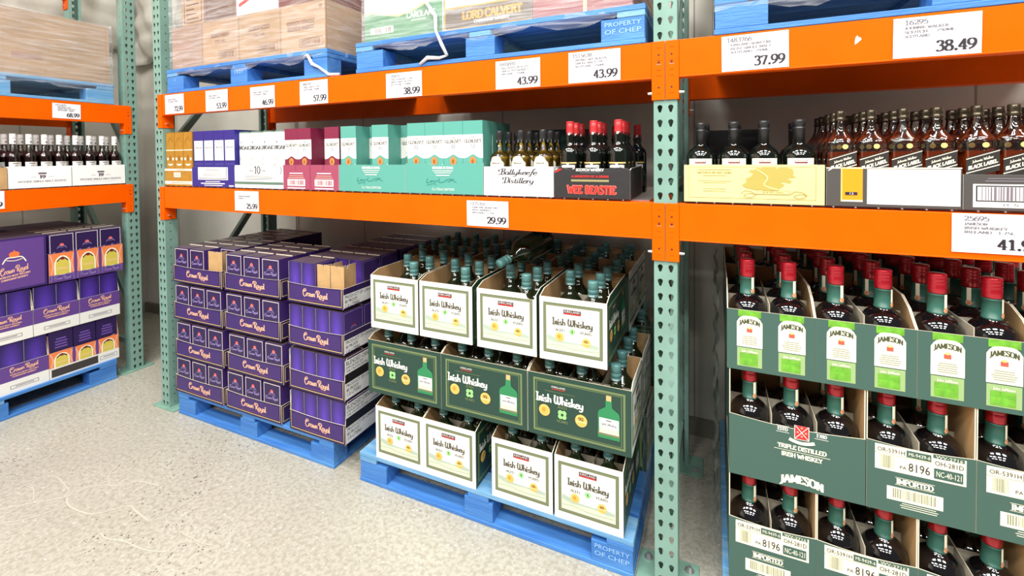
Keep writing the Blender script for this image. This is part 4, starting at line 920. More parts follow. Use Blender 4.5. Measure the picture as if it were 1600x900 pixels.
P = box_art(.0845, .092, .318, GOLD, gold_art); shelf_boxes(P, -2.767, 0, 3, .0855, 3, .0935, 'gold whisky box, %s, in the gold tray')
# navy
NAVY = M('navy_blue_card', (44, 40, 128), .4)
def navy_art(A):
    w, h = .0925, .318; A.rect(.009, .148, w-.005, .262, WHITE, 1); c = w/2+.002
    A.text('THE', c, .244, .006, GREYTX, 2, w=.016, F=RO); A.text('MACALLAN', c, .218, .008, GREYTX, 2, w=.056, F=RO); A.rect(c-.007, .186, c+.007, .198, M('pale_grey', (206, 206, 214), .5), 2); A.rect(c-.006, .168, c+.006, .178, M('pale_grey'), 2); A.lines(c, .158, .05, 1, .004, .0015, M('pale_grey'), 2)
    A.rect(.010, .126, w-.010, .1285, M('mid_navy', (90, 90, 170), .4), 1); A.rect(0, 0, .0012, h, M('deep_navy', (24, 20, 84), .4), 1)
def navy_tray(A):
    w = .372; A.rect(.055, .040, .318, .112, WHITE, 1); A.rect(.064, .046, .308, .110, M('ink_navy', (30, 30, 80), .5), 2); A.rect(.067, .049, .305, .110, WHITE, 3); A.lines(.186, .094, .16, 1, .01, .003, GREYTX, 4); A.lines(.186, .076, .20, 3, .007, .002, GREYTX, 4)
    A.rect(.12, .028, .25, .032, WHITE, 1); A.rect(.08, .016, .29, .022, WHITE, 1); A.rect(.11, .006, .27, .010, WHITE, 1); A.rect(.325, .004, .365, .011, WHITE, 1)
P = simple_tray(.374, .39, .112, NAVY, navy_tray); P.put((-2.446, .004, SH), 'navy blue display tray with white framed label on lower shelf', 'tray')
P = box_art(.0905, .092, .318, NAVY, navy_art); shelf_boxes(P, -2.446, 0, 4, .0914, 3, .0935, 'navy whisky box, %s, in navy tray')
# white tubes
def tube_proto():
    R = root('whisky_tube'); b = MB(); b.lathe([(.0455, 0), (.0455, .296)], WHITE, 32); A = Art(b, cyl(.0456)); A.text('LAPHROAIG', .002, .205, .020, M('slate_ink', (70, 70, 76), .6), 2, w=.098, F=RO, T=.22, t2=.1); A.rect(-.003, .238, .003, .250, M('dark_sage_ink', (70, 90, 80), .6), 2)
    A.lines(-.006, .226, .04, 1, .006, .0016, GREYTX, 2); A.lines(-.004, .194, .05, 3, .006, .0016, M('pale_grey'), 2); A.text('10', -.010, .146, .017, GREYTX, 2, w=.018, F=RO, T=.1, t2=.04); A.rect(.006, .153, .022, .1545, GREYTX, 2, 3); b.build('tube_body', R)
    b = MB(); b.lathe([(.0458, .296), (.0458, .302), (.043, .3035)], M('sage_green_rim', (92, 122, 106), .4), 32); b.build('rim', R); return R
P = Proto(tube_proto())
def tube_tray(A):
    w = .376; sg = M('sage_green_rim'); A.rect(0, .020, w, .034, sg, 1); A.text('10', w*.48, .078, .040, INK, 2, w=.050, F=RO, T=.15, t2=.04); A.text('AGED', w*.36, .090, .008, GREYTX, 2, w=.028, F=RO); A.text('YEARS', w*.61, .090, .008, GREYTX, 2, w=.034, F=RO); A.lines(w*.5, .062, .26, 3, .008, .0022, GREYTX, 2); A.line([(w*.95, .115), (w*.965, .10), (w*.955, .075)], .004, INK, 2)
T = simple_tray(.376, .39, .122, WHITE, tube_tray, fpts=[(0, 0), (.376, 0), (.376, .118), (.30, .121), (.29, .124), (0, .124)]); T.put((-2.0685, .004, SH), 'white display tray printed with a large 10 on lower shelf', 'tray')
for j in range(2):
    for i in range(4): P.put((-2.0685+(i-1.5)*.0925, .056+j*.095, SH+.004), 'white whisky tube, %s from left, %s row, in white tray' % (ORD[i], ORD[j]), 'tube', gsb)
# burgundy
BURG = M('burgundy_card', (124, 34, 66), .42); ROSE = M('rose_red_card', (156, 70, 96), .45)
def glen(mat, num):
    def f(A):
        w, h = .0965, .308; A.rect(.001, .172, w-.001, .250, WHITE, 1); pts = [(.001, .172), (.001, .150)]+[(w/2+(w*.5-.001)*(k/8-1), .150+.016*math.exp(-(((k/8-1)*2.2)**2))) for k in range(0, 17)]+[(w-.001, .172)]
        A.poly(pts, WHITE, 1); c = w/2
        A.text('THE', c, .234, .0075, GREYTX, 2, w=.020, F=RO); A.text('GLENLIVET', c, .215, .014, M('warm_grey_ink', (86, 80, 74), .6), 2, w=.080, F=RO, T=.2, t2=.07); A.text(num, c, .192, .016, GREYTX, 2, w=.020, F=RO); A.lines(c, .178, .05, 2, .004, .0015, M('pale_grey'), 2)
        A.ell(c, .138, .0165, .019, M('copper_medallion', (206, 146, 84), .35, .3), 3); A.ell(c-.001, .136, .006, .010, M('brown_medallion_core', (150, 92, 40), .4), 4, 10)
        if num == '12': A.line([(w-.022, .100), (w-.012, .112), (w-.016, .120), (w-.020, .108), (w-.006, .126)], .0028, WHITE, 2); A.rect(0, 0, .0008, h, M('deep_teal_edge', (40, 130, 124), .4), 1)
    return f
def burg_tray(A):
    for x0 in (0, .19):
        c = x0+.092; A.lines(c, .080, .12, 1, 1, .005, WHITE, 1); A.lines(c, .068, .13, 2, .010, .003, SKIN, 1); A.rect(c-.062, .018, c+.062, .052, WHITE, 1); A.bars(c-.055, .024, c+.055, .047, 26, ROSE, 2); A.rect(c-.062, .004, c+.062, .010, WHITE, 1); A.rect(x0+.088, .10, x0+.090, .125, MAROON, 1)
    A.rect(.189, 0, .191, .125, MAROON, 1)
T = simple_tray(.378, .39, .125, ROSE, burg_tray); T.put((-1.690, .004, SH), 'rose red display tray with two white barcodes on lower shelf', 'tray')
P = box_art(.0915, .0925, .308, BURG, glen(BURG, '15'))
shelf_boxes(P, -1.690, 0, 4, .0924, 3, .0945, 'burgundy whisky box, %s, in rose tray', skip=((2, 0),))
# teal
TEAL = M('teal_card', (88, 160, 147), .4); 
def teal_tray(A):
    w = .389; A.text('DOUBLE OAK', w/2, .108, .009, WHITE, 2, w=.105, T=.3, F=RO, t2=.2); A.rect(w/2-.05, .098, w/2+.05, .101, WHITE, 2); A.rect(w/2-.042, .089, w/2+.042, .092, WHITE, 2); A.rect(w/2-.034, .078, w/2+.034, .082, WHITE, 2)
    dt = M('dark_teal_ink', (14, 128, 122), .5)
    A.line([(.118, .066), (.110, .050), (.122, .048), (.138, .058), (.134, .050), (.150, .057), (.152, .048), (.166, .058), (.176, .050)], .0022, dt, 2); A.line([(.178, .068), (.174, .050), (.200, .052), (.210, .060), (.222, .052), (.236, .060), (.262, .050)], .0022, dt, 2); A.rect(.215, .0625, .250, .0645, dt, 2); A.line([(.112, .036), (.150, .044), (.160, .034)], .0018, dt, 2)
    A.text('12 x 750ml CARTONS', w/2, .014, .011, WHITE, 2, w=.115)
TT = simple_tray(.389, .385, .126, TEAL, teal_tray)
TT.put((-1.302, .004, SH), 'left teal display tray on lower shelf, boxes missing from its front', 'tray', 'teal trays on the lower shelf'); 
P = box_art(.0945, .0935, .308, TEAL, glen(TEAL, '12'))
shelf_boxes(P, -1.302, 0, 4, .0953, 3, .0955, 'teal whisky box, %s, in left teal tray', skip=((1, 0), (3, 0)))
TT2 = simple_tray(.389, .385, .132, TEAL, teal_tray, fpts=[(0, 0), (.389, 0), (.389, .132), (.27, .132), (.25, .126), (.14, .126), (.12, .132), (0, .132)])
TT2.put((-.910, .004, SH), 'right teal display tray on lower shelf with four boxes in front', 'tray', 'teal trays on the lower shelf')
shelf_boxes(P, -.910, 0, 4, .0953, 3, .0955, 'teal whisky box, %s, in right teal tray')
b = MB(); b.box(-.14, 0, 0, .14, .18, .29, M('dark_green_card', (16, 70, 62), .5)); tag(b.build('closed_carton', loc=(-.56, .52, SH)), 'dark green closed carton at shelf back behind the straw-coloured bottles', 'carton')
# distillery carton with straw bottles
CRUMP = M('crumpled_white_card', (240, 240, 240), .5, bump=(9, .7))
def bally_art(A):
    A.text('Ballykeefe', .150, .086, .022, INK, 2, w=.165, F=SW, T=.15, t2=.06, slant=.35); A.text('Distillery', .150, .052, .022, INK, 2, w=.135, F=SW, T=.15, t2=.06, slant=.35)
T = simple_tray(.300, .30, .118, CRUMP, bally_art, inner=KRAFTL); T.put((-.561, .004, SH), 'crumpled white distillery carton with black script lettering on lower shelf', 'carton')
P = Proto(bottle_bally())
for j in range(3):
    for i in range(3):
        P.put((-.561+(-.098, -.004, .094)[i], .050+j*.094+(.0, .004, -.002)[i], SH+.004), 'straw-coloured whiskey bottle, %s, %s row, in white distillery carton' % (('left', 'middle', 'right')[i], ORD[j]), 'bottle', 'straw-coloured bottles with black caps')
# black carton with red capped bottles
def beast_art(A):
    A.text('WEE BEASTIE', .142, .018, .028, M('salmon_outline_print', (226, 110, 96), .5), 2, w=.182, T=.34, F=RO, t2=.26, gap=.06); A.text('WEE BEASTIE', .142, .0185, .026, RED, 3, w=.178, T=.24, F=RO, t2=.17, gap=.06)
    A.rect(.065, .062, .208, .070, M('khaki_band', (150, 140, 96), .5), 2); A.text('A MONSTER OF A DRAM', .137, .078, .0075, RED, 2, w=.140, T=.24, F=RO, t2=.16); A.text('SCOTCH WHISKY', .137, .102, .009, WHITE, 2, w=.105, T=.24, F=RO, t2=.16); A.rect(.10, .095, .175, .097, GREYTX, 2); A.poly([(0, .100), (.022, .112), (.030, .108), (.002, .094)], RED, 2)
T = simple_tray(.284, .30, .112, M('black_card', (40, 38, 40), .5, bump=(14, .3)), beast_art, fpts=[(0, 0), (.284, 0), (.284, .108), (.250, .116), (.215, .112), (.15, .109), (.06, .108), (.03, .113), (0, .104)], hb=.11, side=[(0, 0), (.3, 0), (.3, .115), (.03, .112), (0, .104)]); T.put((-.263, .004, SH), 'black carton with red lettering under three red-capped bottles', 'carton')
P = Proto(bottle_beast())
for j in range(4):
    for i in range(3): P.put((-.263+(i-1)*.0925+(.0 if j < 3 else .025), .050+j*.084+(.048 if j == 3 else 0), SH+(.004 if j < 3 else .0)), 'red-capped black bottle, %s, %s row, by black carton' % (('left', 'middle', 'right')[i], ORD[j]), 'bottle', 'black bottles with red wax caps')
# pale yellow carton
YEL = M('pale_yellow_card', (232, 214, 148), .5, noise=(12, .04))
def yellow_art(A):
    w = .403; o = M('ochre_line_print', (140, 122, 60), .5); o2 = M('soft_ochre_print', (178, 162, 82), .5); A.frame(.014, .014, w-.022, .119, .0012, o, 1); A.rect(.014, .118, w-.022, .1255, YEL, 2)
    for y, ww in ((.108, .10), (.088, .07), (.070, .10), (.064, .07), (.044, .07), (.036, .07)): A.rect(.095-ww/2, y, .095+ww/2, y+.0014, o, 1)
    A.text('MATURED IN OAK CASKS', .095, .096, .006, o, 1, w=.105, F=RO)
    rnd = random.Random(5); P1 = []
    for k in range(34):
        t = 2*PI*k/34; r = 1+.28*rnd.uniform(-1, 1); P1.append((.255+.060*math.cos(t)*r, .092+.034*math.sin(t)*r*.9))
    A.poly([(x, min(y, .124)) for x, y in P1], o2, 1)
    P2 = [(.24+.055*math.cos(t*2*PI/22)*(1+.2*rnd.uniform(-1, 1)), .062+.020*math.sin(t*2*PI/22)*(1+.2*rnd.uniform(-1, 1))) for t in range(22)]; A.poly(P2, o2, 2); A.line([(.22, .11), (.25, .085), (.24, .06), (.28, .045)], .004, YEL, 3)
    A.rect(.218, .030, .312, .041, YEL, 3); A.frame(.218, .030, .312, .041, .001, o, 4); A.text('SCOTLAND', .265, .0335, .0045, o, 4, w=.06, F=RO)
    for x in (.196, .336): A.line([(x-.022, .030), (x-.010, .040), (x+.012, .036), (x+.018, .024), (x, .018), (x-.014, .024), (x+.004, .032), (x+.024, .028)], .0014, o, 3)
T = simple_tray(.403, .31, .1245, YEL, yellow_art, edge=CREAM); T.put((.2615, .004, SH), 'pale yellow carton printed with ochre foliage right of middle post', 'carton')
P = Proto(bottle_islay()); xs = (-.1500, -.0475, .0415, .1415)
for j in range(3):
    for i in range(4):
        if j and i == 2: continue
        P.put((.2615+xs[i]+(.01 if j else 0), .0575+j*.096, SH+.004), 'dark bottle with cream label, %s from left, %s row, yellow carton' % (ORD[i], ORD[j]), 'bottle', 'dark round-shouldered bottles with cream labels')
b = MB(); b.box(-.12, 0, 0, .12, .16, .262, BLACK); tag(b.build('closed_carton', loc=(.20, .50, SH)), 'black closed carton at the shelf back behind the yellow carton', 'carton')
# dark grey cartons of squared bottles
DGREY = M('charcoal_card', (74, 70, 68), .5)
def sq_art(A):
    A.rect(.036, .014, .090, .118, M('amber_orange_print', (236, 150, 22), .45), 1); A.rect(.036, .014, .090, .019, CREAM, 2); A.rect(.036, .014, .0395, .118, M('pale_orange_print', (252, 208, 120), .5), 2); A.rect(.047, .034, .077, .043, INK, 3); A.text('12', .062, .0355, .0065, WHITE, 4, w=.012)
    A.rect(.1005, .008, .311, .112, WHITE, 1); A.rect(.0, .114, .314, .117, CREAM, 1); A.line([(.004, .108), (.018, .117)], .003, CREAM, 2, False)
def sq_art2(A):
    A.rect(.020, .008, .30, .072, WHITE, 1); A.frame(.026, .024, .29, .068, .003, INK, 2); A.bars(.038, .028, .280, .064, 40, M('plum_grey_ink', (120, 108, 120), .6), 2); A.rect(.05, .086, .26, .089, GREYTX, 1); A.rect(.045, .079, .27, .0825, GREYTX, 1); A.text('0 5 0 0 0 2 6 7', .16, .013, .006, GREYTX, 2, w=.16)
S1 = simple_tray(.314, .245, .117, DGREY, sq_art); S2 = simple_tray(.314, .245, .098, DGREY, sq_art2)
BS = Proto(bottle_square()); gq = 'squared whisky bottles with slanted black labels'
def sq(Pt, x, y, label, txt, rows=3):
    Pt.put((x, y, SH), label, 'carton', 'charcoal cartons on the lower shelf')
    for j in range(rows):
        for i in range(4): BS.put((x+(i-1.5)*.0765, y+.043+j*.0775, SH+.004), 'squared bottle, %s from left, %s row, in ' % (ORD[i], ORD[j])+txt, 'bottle', gq)
sq(S1, .6245, .004, 'charcoal carton with orange patch and blank white panel', 'orange-patched charcoal carton')
sq(S2, .9415, .004, 'charcoal carton with large barcode at the right picture edge', 'barcoded charcoal carton')
sq(S2, .6245, .262, 'charcoal carton behind the one with the orange patch', 'rear charcoal carton, left', 2)
sq(S2, .9415, .262, 'charcoal carton behind the barcoded one', 'rear charcoal carton, right', 2)

# ------------------------------------------------------------------ left rack goods (turned to face +X)
RB = PI/2
def bl(y, z, dx=0): return (BX-dx, y, z)
def spey_art(A):
    w = .302; c = w*.52; A.rect(c-.020, .084, c+.020, .090, M('plum_ink', (90, 60, 90), .6), 2); A.rect(c-.020, .091, c+.020, .0945, GREYTX, 2); A.text('19', c, .058, .019, M('plum_ink'), 2, w=.030, F=RO, T=.3, t2=.1); A.rect(c-.055, .066, c-.028, .0675, GREYTX, 2); A.rect(c+.028, .066, c+.055, .0675, GREYTX, 2)
    A.text('SPEYSIDE SINGLE MALT SCOTCH', c, .034, .011, GREYTX, 2, w=.235, F=RO); A.rect(c-.10, .022, c+.10, .0232, M('pale_grey'), 2)
SP = simple_tray(.303, .39, .134, M('white_card', (246, 246, 244), .5), spey_art, edge=WHITE); BP = Proto(bottle_spey()); gsp = 'white-capped whisky bottles on the left rack'
for k, (y, nm) in enumerate(((-.273, 'left'), (.036, 'right'))):
    SP.put(bl(y, SHB, .004), nm+' white whisky carton printed 19 on the left rack shelf', 'carton', 'white cartons on the left rack', rz=RB)
    for j in range(3):
        for i in range(4): BP.put(bl(y+(i-1.5)*.0745+(.0 if j != 1 else -.012), SHB+.004, .050+j*.080), 'white-capped bottle, %s from left, %s row, %s carton, left rack' % (ORD[i], ORD[j], nm), 'bottle', gsp, rz=RB)
def kraft_art(A): A.frame(.01, .01, .21, .12, .003, KRAFTD, 1)
T = simple_tray(.22, .30, .130, KRAFT, kraft_art); T.put(bl(-.540, SHB, .004), 'plain kraft carton on the left rack shelf at picture edge', 'carton', rz=RB)
for j in range(3): BP.put(bl(-.478, SHB+.004, .050+j*.08), 'white-capped bottle standing in the plain kraft carton, %s row' % ORD[j], 'bottle', gsp, rz=RB)
# purple cartons on the floor pallet
def big_art(A):
    w, h = .50, .318; A.rect(.012, .012, w-.012, h-.012, PURPL, 1); c = w*.70
    crown(A, c, .205, .048, M('orange_crown_print', (236, 120, 60), .5), CREAM); A.text('Crown Royal', c, .112, .034, SKIN, 2, w=.125, F=SW, T=.2, t2=.09, rise=.12); A.text("WORLD'S BEST SELLING", c, .088, .010, SKIN, 2, w=.14, F=RO, T=.26, t2=.16, rise=.1); A.text('CANADIAN WHISKY', c, .070, .010, SKIN, 2, w=.12, F=RO, T=.26, t2=.16, rise=.1)
def closed(w, d, h, mat, art, top=None, name='closed_carton'):
    b = MB(); b.box(-w/2, 0, 0, w/2, d, h, mat, top=top); t = M('carton_tape', (170, 140, 90), .3)
    if art: art(Art(b, front(w)))
    A = Art(b, topf(w, h)); A.rect(.002, d/2-.001, w-.002, d/2+.001, BLACK, 1)
    return b.build(name)
DTOP = M('dusky_purple_card_top', (76, 60, 80), .6)
CZ = (.1405, .447, .758)
o = closed(.50, .38, .318, PURP, big_art, DTOP); o.location = bl(-.512, CZ[2], -.002); o.rotation_euler = (0, 0, RB); tag(o, 'closed purple carton with orange crown, top of the left rack pile', 'carton')
ORP = M('peach_orange_print', (238, 130, 74), .5); YG = M('green_gold_print', (212, 196, 84), .4)
def peach(A, z0, z1, w):
    A.rect(0, z0, w, z1, ORP, 1)
    for k in range(3):
        c = w*(k+.5)/3; h = z1-z0; A.ell(c, z0+h*.42, w*.105, h*.46, CREAM, 2); A.rect(c-w*.105, z0, c+w*.105, z0+h*.42, CREAM, 2); A.ell(c, z0+h*.46, w*.085, h*.34, YG, 3); A.rect(c-w*.085, z0+.001, c+w*.085, z0+h*.46, YG, 3); A.rect(c-w*.07, z0+h*.2, c+w*.07, z0+h*.34, GOLDP, 4)
        A.line([(c-w*.07, z0+h*.62), (c, z0+h*.80), (c+w*.07, z0+h*.62)], .0065, INK, 4); A.ell(c, z0+h*.74, w*.03, h*.06, MAROON, 5, 10)
        for s in (-1, 1): A.line([(c+s*w*.14, z0+.004), (c+s*w*.118, z0+h*.5), (c+s*w*.15, z1-.006)], .007, SKIN, 2)
        if k: A.rect(w*k/3-.008, z0, w*k/3+.008, z1, PURPL, 3)
def orange_lip(A):
    w = .408; A.rect(0, 0, w, .046, PURPL, 1); peach(A, .047, .186, w)
    for k in range(3): c = w*(k+.5)/3; A.text('Crown Royal', c, .016, .018, LILAC, 3, w=.085, F=SW); A.line([(c-.055, .004), (c-.060, .020), (c-.052, .026), (c-.058, .040), (c, .044), (c+.058, .040), (c+.052, .026), (c+.060, .020), (c+.055, .004)], .0025, LILAC, 3)
OT = simple_tray(.408, .31, .188, PURP, orange_lip, edge=SKIN, fpts=None)
OT.put(bl(-.049, CZ[2], -.004), 'purple and orange tray, topmost beside the left rack post', 'tray', 'purple trays on the left rack pallet', rz=RB)
G2 = Proto(crown_box(.131, .095, .308)); G2.r.name = 'gift_box'; gg = 'tall purple gift boxes on the left rack pallet'
for j in range(3):
    for i in range(3): G2.put(bl(-.049+(i-1)*.1345, CZ[2]+.0036, .002+j*.0985), 'tall purple gift box, %s, %s row, in topmost orange tray' % (('left', 'middle', 'right')[i], ORD[j]), 'box', gg, rz=RB)
def white_lip(W_, n=1):
    def f(A):
        A.rect(0, 0, W_, .075, WHITE, 1); A.rect(0, .075, W_, .168, PURPL, 1)
        c = W_*.5; A.text('Crown Royal', c, .128, .026, SKIN, 3, w=.13, F=SW, T=.2, t2=.09, rise=.02); A.text("WORLD'S BEST SELLING", c, .108, .007, SKIN, 3, w=.13, F=RO, T=.26, t2=.16); A.text('CANADIAN WHISKY', c, .095, .007, SKIN, 3, w=.11, F=RO, T=.26, t2=.16); A.frame(c-.065, .025, c+.065, .045, .002, INK, 2); A.lines(c, .034, .11, 1, 1, .004, GREYTX, 2)
    return f
WT = simple_tray(.230, .30, .168, PURPL, white_lip(.230), edge=CREAM, side=[(0, 0), (.3, 0), (.3, .29), (.03, .29), (0, .168)], hb=.29)
G3 = Proto(crown_box(.108, .140, .298, False)); G3.r.name = 'gift_box'
def wtray(y, z, name, nm):
    WT.put(bl(y, z, -.004), name, 'tray', 'purple trays on the left rack pallet', rz=RB)
    for i in range(2): G3.put(bl(y+(i-.5)*.1105, z+.0036, .004), 'tall plain purple box, %s, in %s' % (('left', 'right')[i], nm), 'box', gg, rz=RB)
for k, y in enumerate((-.685, -.4535, -.2205, .0125)): wtray(y, CZ[1], '%s white-banded purple tray in the second layer, left rack' % ('leftmost', 'second', 'third', 'rightmost')[k], ('leftmost', 'second', 'third', 'rightmost')[k]+' second-layer tray')
for k, y in enumerate((-.615, -.3835)): wtray(y, CZ[0], '%s white-banded purple tray in the bottom layer, left rack' % ('farther left', 'nearer right')[k], ('farther left', 'nearer right')[k]+' bottom-layer tray')
def orange_low(A):
    w = .382; peach(A, .070, .168, w); A.rect(0, 0, w, .070, WHITE, 1); A.rect(.010, .010, .258, .060, M('black_bar', (60, 54, 52), .5), 2); A.frame(.270, .022, .370, .046, .002, INK, 2); A.lines(.32, .034, .085, 1, 1, .004, GREYTX, 2)
OL = simple_tray(.382, .30, .170, PURP, orange_low, edge=SKIN, fpts=[(0, 0), (.382, 0), (.382, .155), (.36, .174), (.33, .165), (.20, .160), (.10, .170), (0, .168)], side=[(0, 0), (.3, 0), (.3, .28), (.02, .28), (0, .168)], hb=.28)
OL.put(bl(-.0755, CZ[0], -.004), 'orange printed tray with black bar, bottom layer beside left post', 'tray', 'purple trays on the left rack pallet', rz=RB)
def low_box():
    b = MB(); w, d, h = .120, .14, .298; b.box(-w/2, 0, 0, w/2, d, h, PURP, front=PURPD, top=DTOP); A = Art(b, front(w))
    for z, ww in ((.240, .05), (.222, .064), (.204, .06), (.186, .066)): A.rect(w/2-ww/2, z, w/2+ww/2, z+.010, M('dim_violet_print', (104, 74, 158), .5), 1)
    return b.build('gift_box')
G4 = Proto(low_box())
for i in range(3): G4.put(bl(-.0755+(i-1)*.1255, CZ[0]+.0036, .004), 'tall purple box with dim stripes, %s, in black-bar orange tray' % ('left', 'middle', 'right')[i], 'box', gg, rz=RB)
P = Proto(closed(.45, .60, .300, PURPD, None, DTOP)); k = 0
for z, l in ((CZ[0], 'bottom'), (CZ[1], 'second')):
    for i, y in enumerate((-.60, -.1085)): P.put(bl(y, z, .305), 'closed dark purple carton behind the %s layer trays, %s one' % (l, ('left', 'right')[i]), 'carton', 'closed purple cartons at the back of the left rack', rz=RB)
P2 = Proto(closed(.405, .275, .306, PURPD, None, DTOP)); 
for i, (y, dx) in enumerate(((-.052, .312), (-.052, .592), (-.512, .400), (-.512, .68))): P2.put(bl(y, CZ[2], dx), 'closed dusky purple carton, top layer, %s' % ('behind the orange tray', 'rearmost behind the orange tray', 'behind the crown carton', 'rearmost behind the crown carton')[i], 'carton', 'closed purple cartons at the back of the left rack', rz=RB)

# ------------------------------------------------------------------ loads on the upper beams
ZT = ZU+.1425
KR = [M('kraft_carton_a', (178, 148, 118), .7, noise=(5, .1)), M('kraft_carton_b', (166, 138, 120), .7, noise=(4, .14)), M('kraft_carton_c', (172, 142, 110), .7, noise=(6, .1))]
BR = M('brown_stencil', (140, 104, 82), .7)
def kr_art(w, h, kind):
    def f(A):
        A.frame(.004, .004, w-.004, h-.004, .0012, BR, 1)
        if kind == 0: A.rect(.06, .10, .20, .135, M('faint_brown_stencil', (160, 126, 110), .7), 1); A.frame(.10, .02, .22, .05, .002, BR, 1)
        if kind == 1: A.text('BOURBON WHISKEY', w*.5, .15, .02, BR, 2, w=w*.5, F=RO, T=.26, t2=.14); A.text('750 ML', w*.5, .115, .018, BR, 2, w=w*.3, F=RO); A.frame(w*.45, .025, w*.92, .07, .003, BR, 1); A.bars(w*.49, .032, w*.88, .063, 24, BR, 2)
        if kind == 2: A.text('KENTUCKY STRAIGHT', w*.45, .14, .018, BR, 2, w=w*.62, F=RO, T=.26, t2=.14); A.text('BOURBON WHISKEY', w*.45, .112, .018, BR, 2, w=w*.58, F=RO, T=.26, t2=.14); A.frame(w*.42, .022, w*.93, .066, .003, BR, 1); A.bars(w*.46, .029, w*.89, .059, 24, BR, 2); A.rect(w*.86, .205, w*.92, .225, BR, 1)
        if kind == 3:
            A.frame(.02, .02, w-.02, h-.02, .006, M('dark_brown_stencil', (96, 68, 56), .7), 1)
            for q in range(7): A.rect(.04, .04+q*.028, w-.05-.02*(q % 3), .047+q*.028, M('dark_brown_stencil'), 1)
        if kind == 4: A.line([(.02, .06), (.16, .11), (w-.02, .17)], .02, RED, 1, False)
    return f
gu = 'cartons of the wrapped load on the upper beam'
def ucart(x0, x1, h, y, z, mat, art, label, d=.30, top=None):
    o = closed(x1-x0-.002, d, h, mat, art, top); o.location = ((x0+x1)/2, y, z); return tag(o, label, 'carton', gu)
xs = (-2.807, -2.520, -2.208, -1.885, -1.572)
nm = ('leftmost', 'second', 'third', 'rightmost')
for i in range(4):
    w = xs[i+1]-xs[i]; ucart(xs[i], xs[i+1], .245, .01, ZT, KR[(1, 0, 2, 0)[i]], kr_art(w, .245, (0, 1, 1, 2)[i]), nm[i]+' wrapped kraft carton in the bottom row above 57.99', .32)
    ucart(xs[i], xs[i+1], .245, .332, ZT, KR[2], None, nm[i]+' kraft carton behind the wrapped bottom row, upper left load', .32)
    ucart(xs[i], xs[i+1], .245, .654, ZT, KR[2], None, nm[i]+' kraft carton at the wall in the upper left load', .30)
xs2 = (-2.735, -2.53, -2.25, -1.92, -1.60)
for i in range(4):
    w = xs2[i+1]-xs2[i]; ucart(xs2[i], xs2[i+1], .30, .03, ZT+.2465, (KR[0], M('brown_carton_dark', (120, 96, 82), .6), WHITE, M('dark_reddish_carton', (110, 50, 40), .5))[i], kr_art(w, .3, (3, 3, 4, 0)[i]), ('kraft carton with brown panel prints in the second upper row, leftmost', 'dark brown carton beside the white one, second upper row', 'white carton with a red diagonal stripe, second upper row', 'dark reddish carton at the right end, second upper row')[i], .5)
def caro(A):
    w = .425; A.rect(0, 0, w, .36, M('cream_yellow_print', (236, 232, 190), .5), 1); pts = [(0, 0), (w, 0), (w, .145), (w*.85, .140), (w*.62, .108), (w*.45, .096), (w*.25, .112), (w*.12, .125), (0, .120)]; A.poly(pts, M('soft_green_print', (92, 140, 104), .5), 2)
    A.line([(0, .126), (w*.12, .131), (w*.25, .118), (w*.45, .102), (w*.62, .114), (w*.85, .146)], .003, GOLDP, 3); A.text('CAROLANS', w*.74, .082, .024, WHITE, 3, w=.15, F=RO, T=.2, t2=.08); A.rect(w*.62, .068, w*.80, .072, WHITE, 3)
    A.rect(.035, .030, .165, .060, CREAM, 3); A.bars(.045, .034, .158, .056, 24, INK, 4); A.text('IRISH CREAM', w*.30, .20, .03, M('olive_line_print'), 3, w=.13, F=RO)
def calv(A):
    w = .40; g = M('tan_gold_print', (196, 150, 82), .45, .2); A.rect(0, 0, w, .36, WHITE, 1); A.rect(0, 0, w, .092, M('taupe_band_print', (110, 98, 88), .5), 2); A.rect(0, .088, w, .096, g, 3); A.rect(0, 0, w, .006, g, 3); A.rect(0, 0, .006, .36, g, 3)
    A.text('LORD CALVERT', w*.56, .038, .032, g, 3, w=.27, T=.28, F=RO, t2=.2); A.text('CANADIAN WHISKY', w*.56, .020, .011, WHITE, 3, w=.16, F=RO, T=.26, t2=.16); A.lines(w*.55, .118, .24, 1, 1, .003, GREYTX, 2)
def maro(A): A.rect(.20, .0, .215, .36, SKIN, 1); A.rect(.03, .10, .20, .105, SKIN, 1)
ucart(-1.330, -.899, .36, .008, ZT, WHITE, caro, 'green and cream carton on the pallet beside the middle post', .45)
ucart(-.896, -.494, .36, .008, ZT, WHITE, calv, 'white carton with gold lettering in the middle of the load', .45)
ucart(-.492, -.112, .36, .008, ZT, M('dusty_maroon_card', (150, 92, 92), .5), maro, 'dusty maroon carton nearest the middle post under clear film', .45)
ucart(-1.330, -.112, .36, .462, ZT, KR[2], None, 'wide kraft carton behind the printed ones beside middle post', .48)
for i, (a, c) in enumerate(((.16, .78), (.785, 1.39))): ucart(a, c, .45, .008, ZT, KR[i], kr_art(.6, .4, 1), ('left', 'right')[i]+' kraft carton on the pallet right of the middle post', .92)
for i, (a, c) in enumerate(((-1.05, -.46), (-.455, .112))):
    o = closed(c-a-.002, .92, .40, KR[1-i], kr_art(.55, .40, 0)); o.location = (BX-.004, (a+c)/2, 1.932+.143); o.rotation_euler = (0, 0, RB); tag(o, ('nearer', 'farther')[i]+' film-wrapped kraft carton on top of the left rack', 'carton')
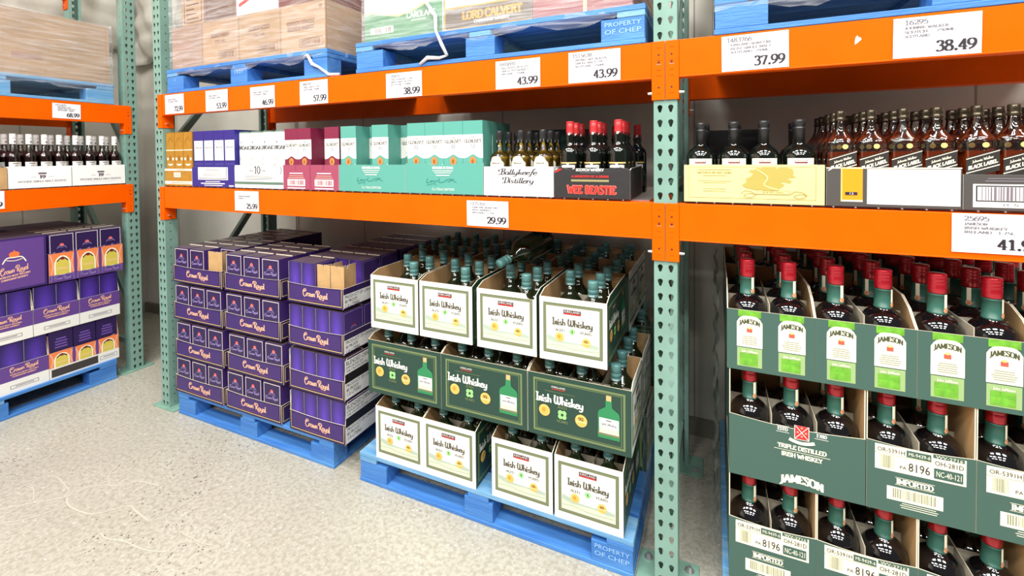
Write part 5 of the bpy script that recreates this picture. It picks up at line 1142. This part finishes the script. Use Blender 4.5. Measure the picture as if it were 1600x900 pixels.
# stretch film
def wrap(label, x0, x1, y0, y1, z0, z1, loc=(0, 0, 0), rz=0, mat=FILM, sides='frl', amp=.003, tail=None):
    R = thing('stretch_film', label, 'plastic film', loc, rz); r = random.Random(label)
    def sheet(fn, L, name):
        nx = max(4, int(L/.035)); nz = max(4, int((z1-z0)/.03)); vs = []; fs = []
        for j in range(nz+1):
            for i in range(nx+1):
                a = L*i/nx; z = z0+(z1-z0)*j/nz; d = amp*(1.2+math.sin(a*21+z*60)*.6+r.uniform(-.6, .6)); zz = z+(.012*math.sin(a*17)+r.uniform(-.006, .006) if j == 0 else 0); vs.append(fn(a, zz, d))
        for j in range(nz):
            for i in range(nx): k = j*(nx+1)+i; fs.append((k, k+1, k+nx+2, k+nx+1))
        b = MB(); b.mesh(vs, fs, mat, True); b.build(name, R)
    if 'f' in sides: sheet(lambda a, z, d: (x0+a, y0-.003-d, z), x1-x0, 'front_sheet')
    if 'r' in sides: sheet(lambda a, z, d: (x1+.003+d, y0+a, z), y1-y0, 'side_sheet')
    if 'l' in sides: sheet(lambda a, z, d: (x0-.003-d, y0+a, z), y1-y0, 'side_sheet')
    if tail:
        for t in tail: b = MB(); b.tube(t, [.004, .007, .009, .006, .008, .007, .003][:len(t)], M('twisted_white_film', (226, 230, 236), .25), 8); b.build('loose_tail', R)
    return R
wrap('clear film around the kraft cartons of the upper left load', -2.812, -1.566, .004, .80, ZU+.095, ZT+.55, tail=[[(-1.70, -.012, ZU+.11), (-1.67, -.018, ZU+.115), (-1.645, -.012, ZU+.07), (-1.60, -.014, ZU+.05), (-1.55, .0, ZU+.012), (-1.50, .02, ZU+.012)]])
wrap('clear film around the printed cartons beside the middle post', -1.336, -.106, .002, .95, ZU+.095, ZT+.36, tail=[[(-1.04, -.012, ZT+.26), (-.985, -.018, ZT+.15), (-.925, -.016, ZT+.065), (-.920, -.022, ZT+.0), (-.895, -.016, ZT-.06), (-.872, -.012, ZU+.035)], [(-.872, -.012, ZU+.035), (-.91, -.012, ZU+.028), (-.97, -.012, ZU+.035), (-1.01, -.010, ZU+.012)]])
wrap('clear film around the load right of the middle post', .154, 1.40, .002, .95, ZU+.075, ZT+.45)
wrap('torn clear film around the load on the left rack', -.655, .58, -.003, .94, .095+1.932, 2.48, loc=(BX-.004, -.46, 0), rz=RB, amp=.006)
wrap('dull torn film hanging beside the red-capped bottle cartons', .178, .19, .02, .75, .10, 1.10, sides='l', mat=FILMH, amp=.012)
wrap('pale torn film hanging beside the white whiskey cartons', -.115, -.100, .06, .90, .06, 1.02, sides='r', mat=FILMH, amp=.008)
